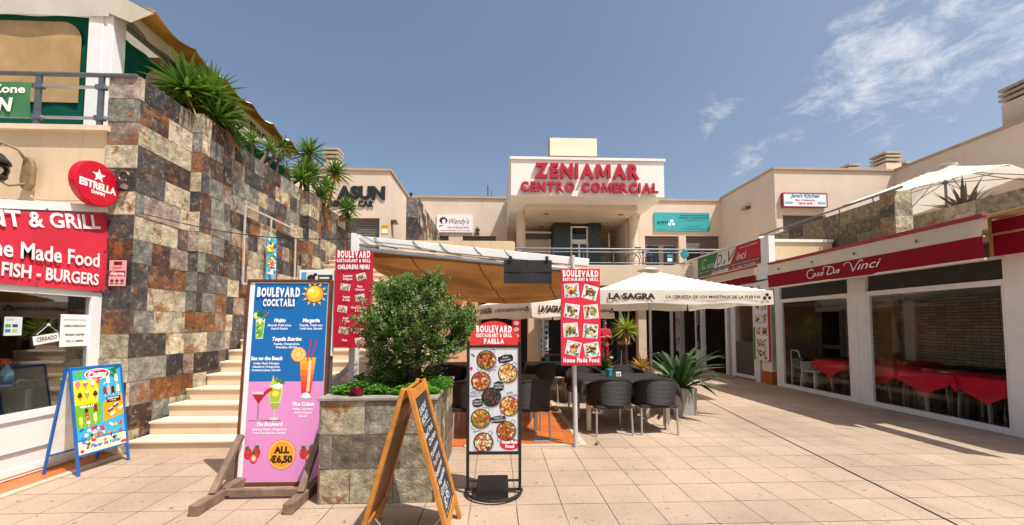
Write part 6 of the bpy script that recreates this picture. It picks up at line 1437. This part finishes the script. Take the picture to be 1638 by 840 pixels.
# ------------------------------------------------------------------ parasols
PAR = fabric('cream_parasol_cloth', 'eae2d2', .3, .85, .05)
def parasol(name, label, loc, rz, half, zr, za, val, txt=True, group='cream beer parasols', cloth=None, ribs=True, cant=False, small=None):
    t = thing(name, label, 'parasol', loc, rz); cloth = cloth or PAR
    def roof(u, v):
        x = (u * 2 - 1) * half; y = (v * 2 - 1) * half; m_ = max(abs(x), abs(y)) / half; dia = min(abs(x), abs(y)) / half
        z = za + (zr - za) * m_ - .07 * math.sin(PI * m_) * (1 - .6 * dia / max(m_, .01)) + .05 * m_ * (1 - dia) * 0
        return (x, y, z)
    b = B(); b.grid(roof, 36, 36); b.build('canopy_cloth', cloth, t, smooth=True, rec=False)
    if val:
        b = B()
        for k in range(4):
            M_ = Matrix.Rotation(k * PI / 2, 4, 'Z'); b.M = M_
            b.grid(lambda u, v: ((u * 2 - 1) * half, -half - .012 - .02 * v + .012 * math.sin(u * 22 + k) * v, zr - val * v * (1 + .06 * math.sin(u * 15))), 40, 4)
        b.build('valance', cloth, t, smooth=True, rec=False)
        if txt:
            b = B()
            for k in range(4):
                b.M = Matrix.Rotation(k * PI / 2, 4, 'Z') @ Matrix.Translation((0, -half - .046, 0))
                if small: z = zr - val * .62
                z = zr - val * .66
                b.text('LA·SAGRA', -half * .86, z, val * .40, '2a2826', 1, width=half * .52, bold=.05); b.text('LA CERVEZA DE LOS MAESTROS DE LA FUSIÓN', -half * .22, z + val * .06, val * .2, '2e2b28', 1, width=half * 1.06, bold=.035)
                for q in range(3): b.ell(half * .92 + .05 * (q - 1), z + val * .1 + (.06 if q == 1 else 0), .035, .035, '2a2826', 1, 12); 
            b.build('lettering', INK, t, rec=False)
    b = B(); b.lathe([(.02, za + .06), (.12, za + .04), (.3, za - .02)], 20); b.build('vent_cap', cloth, t, smooth=True)
    b = B(); b.tube([(0, 0, 0), (0, 0, za + .02)], .035, 12); b.build('pole', ALU if not cant else GREY_METAL, t, smooth=True, auto=40)
    if ribs:
        zh = za - .1; zc = za - .75 if not cant else za - .55
        for k in range(8):
            a = k * PI / 4; d = Vector((math.cos(a), math.sin(a), 0)) * (half * (1.0 if k % 2 == 0 else 1.40)); e = Vector((d.x, d.y, zr)); h0 = Vector((0, 0, zh)); mid = h0.lerp(e, .55)
            b = B(); b.tube([h0, h0.lerp(e, .5) - Vector((0, 0, .06)), e - Vector((0, 0, .02))], .013, 6); b.tube([(0, 0, zc), mid - Vector((0, 0, .06))], .011, 6); b.build('rib', GREY_METAL if cant else LEGM, t)
        b = B(); b.lathe([(.06, zc - .04), (.06, zc + .04)], 12); b.build('hub', GREY_METAL, t)
    b = B(); b.box(-.3, .3, -.3, .3, 0, .07); b.build('base_plate', GREY_METAL, t, bevel=.01)
    return t
parasol('parasol', 'big cream beer parasol over the paving right of the red board', (3.72, 9.5, 0), 0, 1.78, 2.27, 2.92, .27)
parasol('parasol', 'cream beer parasol turned corner on beneath the brown canopy', (1.29, 10.77, 0), 29.4, 1.3, 2.13, 2.7, .36)
parasol('parasol', 'large plain cream parasol with dark ribs on the upper right terrace', (14.0, 11.7, 3.62), 20, 1.85, 2.0, 2.95, 0, txt=False, group=None, cloth=fabric('white_parasol_cloth', 'efe8da', .3, .85, .04), cant=True)

# ------------------------------------------------------------------ menu panels around the arcade and trattoria
ps = thing('menu_sign', 'narrow red and blue paella menu hanging on the arcade pillar', 'sign', (1.53, 12.55, .66), 35)
b = B(); b.box(-.17, .17, 0, .02, 0, 1.6); b.build('panel', plain('panel_blue', '8fb0cc', .45), ps)
b = B(); b.rect(-.17, .17, 1.3, 1.6, 'c02036', 1); b.text('MENU', 0, 1.42, .09, 'f0ecea', 2, align='C', width=.28, bold=.05); r = random.Random(3)
for k in range(14): b.ell(-.08 + .16 * (k % 2), .1 + .085 * k, .07, .055, r.choice(['4a3428', '7a5434', '2a2422', 'b5803c']), 2 + k * .1, 12)
b.ell(.1, .07, .05, .04, 'c02036', 4); b.build('print', INK, ps, rec=False)
ps2 = thing('menu_sign', 'dark red menu strip behind the arcade pillar', 'sign', (.66, 12.75, .9)); b = B(); b.box(-.14, .14, 0, .02, 0, 1.0); b.build('panel', plain('sign_b01c34', 'b01c34', .45), ps2); b = B()
for k in range(4): b.ell(0, .15 + .2 * k, .09, .07, 'e0b0a8', 1, 14)
b.build('print', INK, ps2, rec=False)
orp = thing('poster', 'orange poster on the shaded arcade wall', 'poster', (-1.1, 13.28, 1.75)); b = B(); b.box(-.32, .32, 0, .02, 0, .75); b.build('panel', plain('orange_poster', 'c0551c', .5), orp); b = B(); b.ell(.05, .5, .14, .14, 'd9a07a', 1); b.rect(-.3, .3, .02, .2, '9a1c30', 1); b.build('print', INK, orp, rec=False)
mp_ = thing('menu_sign', 'white drinks menu panel at the far trattoria door', 'sign', (7.28, 15.75, .55), -90)
b = B(); b.box(-.2, .2, 0, .02, 0, 1.75); b.build('panel', plain('sign_white', 'e4e0d8'), mp_)
b = B(); b.text('Cocktails', 0, 1.6, .1, '3a3634', 1, align='C', width=.36, shear=.4)
for x, z, c in ((-.1, 1.25, 'd9582a'), (.1, 1.2, '6a9a3a'), (-.1, .45, '2f6aa8'), (.1, .5, 'c02a30')): b.P([(x - .06, z), (x + .06, z), (x + .03, z - .2), (x - .03, z - .2)], c, 1); b.rect(x - .008, x + .008, z - .35, z - .2, 'b0b4b6', 1); b.ell(x, z + .04, .06, .05, c, 2)
for k in range(5): b.rrect(-.08 + .16 * (k % 2), .95 - .05 * k, .12, .02, '8a3038', 1)
b.build('print', INK, mp_, rec=False)
mp2 = thing('menu_sign', 'tricolour food menu with eight dish photos on the trattoria post', 'sign', (7.3, 10.72, .62), -90)
b = B(); b.box(-.36, .36, 0, .02, 0, 1.72); b.build('panel', plain('sign_white', 'e4e0d8'), mp2)
b = B(); b.rect(.2, .36, .0, 1.72, 'b01c34', 1); b.rect(-.36, -.28, .0, .9, '2c7a3c', 1); b.rect(-.28, .26, .02, 1.7, 'e6e2da', 1.5); b.build('print', INK, mp2, rec=False)
for x, z, k in ((-.15, 1.5, 'meat'), (.12, 1.5, 'chips'), (-.15, 1.12, 'meat'), (.12, 1.14, 'pasta'), (-.15, .8, 'pasta'), (.12, .8, 'meat'), (-.02, .46, 'salad'), (-.02, .17, 'meat')): food(mp2, x, z, .25 if z > .6 else .46, .28, 0, k)
st5 = thing('sticker_strip', 'black strip with white round stickers on the trattoria door', 'sticker', (7.38, 14.35, .7), -90)
b = B(); b.box(-.09, .09, 0, .01, 0, 1.75); b.build('strip', plain('strip_black', '2a2a2c', .4), st5); b = B()
for k in range(6): b.ell(0, .95 + .14 * k, .055, .055, 'cfd4d2', 1); b.ell(0, .95 + .14 * k, .035, .035, '3a4a48', 2)
b.rect(-.07, .07, .1, .3, '6f7a80', 1); b.build('print', INK, st5, rec=False)

# ------------------------------------------------------------------ trattoria tables and chairs
def make_rtable():
    t = thing('dining_table', '', 'table'); b = B(); b.box(-.42, .42, -.42, .42, .70, .74); b.build('tabletop', plain('dark_table_wood', '2e211b', .5), t)
    for x in (-.34, .34):
        for y in (-.34, .34):
            b = B(); b.box(x - .035, x + .035, y - .035, y + .035, .012, .70); b.build('leg', plain('dark_table_wood', '2e211b'), t)
    return t
def make_rchair():
    t = thing('dining_chair', '', 'chair'); WP = plain('white_resin', 'd8d5cf', .35, 0, .05, 5)
    b = B(); b.box(-.22, .22, -.22, .22, .41, .45); b.build('seat', WP, t, bevel=.01)
    for x in (-.2, .2):
        for y in (-.2, .2):
            b = B(); b.bar((x, y, .41), (x * 1.12, y * 1.12, .012), .045, .035); b.build('leg', WP, t)
    b = B(); b.box(-.22, .22, -.24, -.2, .45, .66); b.build('backrest', WP, t, bevel=.012); return t
rt = make_rtable(); rc = make_rchair(); f1 = [True]; f2 = [True]
def rtable(x, y, rz, label, cl, col, seed, rot=0):
    t = rt if f1[0] else copy_tree(rt); f1[0] = False; t.location = (x, y, 0); t.rotation_euler = (0, 0, R(rz)); t['label'] = label; t['group'] = 'tables inside the trattoria'
    b = B(); cloth_mesh(b, .43, .43, .747, .27, seed, .2, 1); o = b.build('tablecloth', RCL if col == 'r' else BCL, None, smooth=True, rec=False); o.location = (x, y, 0); o.rotation_euler = (0, 0, R(rz)); tag(o, cl, 'tablecloth', 'tablecloths inside the trattoria')
def rchair(x, y, rz, label):
    t = rc if f2[0] else copy_tree(rc); f2[0] = False; t.location = (x, y, 0); t.rotation_euler = (0, 0, R(rz)); t['label'] = label; t['group'] = 'white chairs inside the trattoria'
for x, y, w, wc, s in ((8.05, 5.95, 'nearest the street in the right bay', 'nearest', 1), (8.0, 6.85, 'second along the right bay window', 'second', 2), (8.05, 7.75, 'third along the glass by the white posts', 'third', 3), (8.3, 9.15, 'in the middle of the left bay', 'fourth', 4), (9.3, 6.5, 'against the inner side of the right bay', 'inner right', 5), (9.35, 7.6, 'deeper inside behind the white posts', 'inner middle', 6)):
    rtable(x, y, rf.uniform(-4, 4), 'dark dining table under a %s cloth ' % ('red' if s < 5 else 'black') + w, ('bright red' if s < 5 else 'black') + ' cloth on the table ' + w, 'r' if s < 5 else 'b', s)
rtable(8.7, 9.95, 3, 'dark dining table under a black cloth at the far end of the left bay', 'black cloth on the dining table at the far end of the left bay', 'b', 7)
rtable(9.5, 9.0, 0, 'dining table under a red cloth before the inner door', 'red cloth on the dining table before the inner door', 'r', 9)
for x, y, rz, l in ((7.95, 5.3, 0, 'white chair at the near end of the right bay'), (8.6, 6.1, 90, 'white chair behind the nearest red table'), (8.15, 6.4, 180, 'white chair between the nearest and second red tables'), (8.1, 7.3, 0, 'white chair between the second and third red tables'), (8.65, 7.9, 90, 'white chair behind the third red table'), (8.15, 8.45, 0, 'white chair beyond the white posts in the left bay'), (8.0, 9.75, 180, 'white chair by the glass in the left bay'), (9.0, 9.4, 90, 'white chair at the middle of the left bay'), (8.4, 10.6, 180, 'white chair at the far end of the left bay')): rchair(x, y, rz, l)
b = B(); b.box(7.44, 7.47, 9.95, 9.98, .9, .93)
hd = thing('door_handle_rail', 'small white bent rail inside the left bay glass', 'rail', (7.62, 9.98, .0), -90); b = B(); b.tube([(-.1, .0, .95), (.15, .0, .93), (.2, .0, .78)], .015, 6); b.build('rail', WHITE_METAL, hd); b = B(); b.tube([(-.1, .0, 0.012), (-.1, .0, .95)], .012, 6); b.build('stem', WHITE_METAL, hd)
np_ = B(); np_.M = Matrix.Rotation(.3, 4, 'Z')
for k in range(3): np_.box(-.06 + .02 * k, .06 + .02 * k, -.05, .05, .003 * k, .003 * k + .0025)
o = np_.build('napkin_stack', plain('paper_white', 'd8d6d0', .8), None); o.location = (7.85, 6.75, .752); tag(o, 'small pile of white napkins on the second red table', 'napkins')
for x, y, l in ((7.72, 7.2, 'black'), ):
    pass

# ------------------------------------------------------------------ two people in the arcade
SKIN = plain('skin', '9a6b50', .55, 0, .05, 8); HAIR = plain('dark_hair', '1c1512', .7)
def person(label, loc, rz, shirt, pants, bend=0, arms=()):
    t = thing('person', label, 'person', loc, rz)
    def skinned(name, verts, edges, rad, m, lvl=2):
        me = bpy.data.meshes.new(name); me.from_pydata(verts, edges, []); me.materials.append(m); o = bpy.data.objects.new(name, me); COL.objects.link(o); o.parent = t
        md = o.modifiers.new('skin', 'SKIN'); md.use_smooth_shade = True
        for v, q in zip(me.skin_vertices[0].data, rad): v.radius = q if isinstance(q, tuple) else (q, q)
        me.skin_vertices[0].data[0].use_root = True
        s = o.modifiers.new('sub', 'SUBSURF'); s.levels = lvl; s.render_levels = lvl; return o
    f = bend
    hip = (0, 0, .93); wst = (0, .02 + .1 * f, 1.08); cst = (0, .02 + .35 * f, 1.33 - .1 * f); nk = (0, .03 + .5 * f, 1.48 - .18 * f)
    V = [hip, wst, cst, nk]; E_ = [(0, 1), (1, 2), (2, 3)]; Rr = [(.155, .11), (.14, .1), (.16, .105), (.06, .06)]
    V += [(0, .05 + .6 * f, 1.56 - .2 * f), (0, .07 + .66 * f, 1.64 - .22 * f), (0, .06 + .68 * f, 1.72 - .24 * f)]; E_ += [(3, 4), (4, 5), (5, 6)]; Rr += [.052, (.078, .09), .06]
    for sx in (-1, 1):
        i = len(V); V += [(sx * .09, 0, .85), (sx * .1, .02, .5), (sx * .105, -.01, .09), (sx * .11, .13, .035)]; E_ += [(0, i), (i, i + 1), (i + 1, i + 2), (i + 2, i + 3)]; Rr += [.095, .065, .045, .04]
    for sx, el, hd_ in (arms or ((-1, (-.3, .05, 1.12), (-.3, .2, .92)), (1, (.3, .05, 1.12), (.3, .2, .92)))):
        i = len(V); V += [(sx * .19, cst[1], cst[2] + .07), el, hd_, (hd_[0], hd_[1] + .09, hd_[2] - .05)]; E_ += [(2, i), (i, i + 1), (i + 1, i + 2), (i + 2, i + 3)]; Rr += [.06, .045, .034, .03]
    skinned('body', V, E_, Rr, SKIN)
    SV = [(hip[0], hip[1], hip[2] + .02), wst, cst, (nk[0], nk[1], nk[2] - .03)]; SE = [(0, 1), (1, 2), (2, 3)]; SR = [(.175, .13), (.165, .125), (.185, .13), (.085, .08)]
    for sx, el, hd_ in (arms or ((-1, (-.3, .05, 1.12), (-.3, .2, .92)), (1, (.3, .05, 1.12), (.3, .2, .92)))):
        i = len(SV); SV += [(sx * .2, cst[1], cst[2] + .07), (sx * .2 + (el[0] - sx * .2) * .7, cst[1] + (el[1] - cst[1]) * .7, cst[2] + .07 + (el[2] - cst[2] - .07) * .7)]; SE += [(2, i), (i, i + 1)]; SR += [.08, .066]
    skinned('shirt', SV, SE, SR, shirt)
    PV = [(0, 0, .95), (-.09, 0, .84), (-.1, .02, .5), (-.105, -.01, .1), (.09, 0, .84), (.1, .02, .5), (.105, -.01, .1)]
    skinned('trousers', PV, [(0, 1), (1, 2), (2, 3), (0, 4), (4, 5), (5, 6)], [(.165, .125), .115, .085, .07, .115, .085, .07], pants)
    b = B(); hc = Vector((0, .05 + .67 * f, 1.69 - .225 * f))
    b.grid(lambda u, v: tuple(hc + Vector((.093 * math.sin(v * 1.75) * math.cos(u * 2 * PI), -.012 + .105 * math.sin(v * 1.75) * math.sin(u * 2 * PI) - .02 * v, .1 * math.cos(v * 1.75)))), 20, 8); b.build('hair', HAIR, t, smooth=True)
    b = B()
    for sx in (-1, 1): b.lathe([(0, -.008), (.009, 0), (0, .008)], 8, hc + Vector((sx * .032, .092, -.04)))
    b.build('eyes', plain('dark_eye', '17110e', .3), t); b = B(); b.tube([hc + Vector((0, .088, -.04)), hc + Vector((0, .112, -.07)), hc + Vector((0, .09, -.076))], [.008, .013, .008], 8); b.build('nose', SKIN, t, smooth=True); b = B(); b.tube([hc + Vector((-.022, .088, -.1)), hc + Vector((0, .096, -.101)), hc + Vector((.022, .088, -.1))], .005, 6); b.build('mouth', plain('lips', '7a3f38', .5), t)
    return t
person('person in a red shirt with folded arms standing in the arcade', (4.0, 14.7, 0), 200, plain('red_shirt', 'b3182c', .8), plain('red_trousers', '8c1626', .8), 0, ((-1, (-.27, .1, 1.14), (.05, .24, 1.2)), (1, (.27, .1, 1.14), (-.06, .26, 1.16))))
person('person in black clothes bending forward beside the person in red', (4.72, 14.9, 0), 150, plain('black_shirt', '17181b', .8), plain('black_trousers', '1b1b1e', .8), .55)
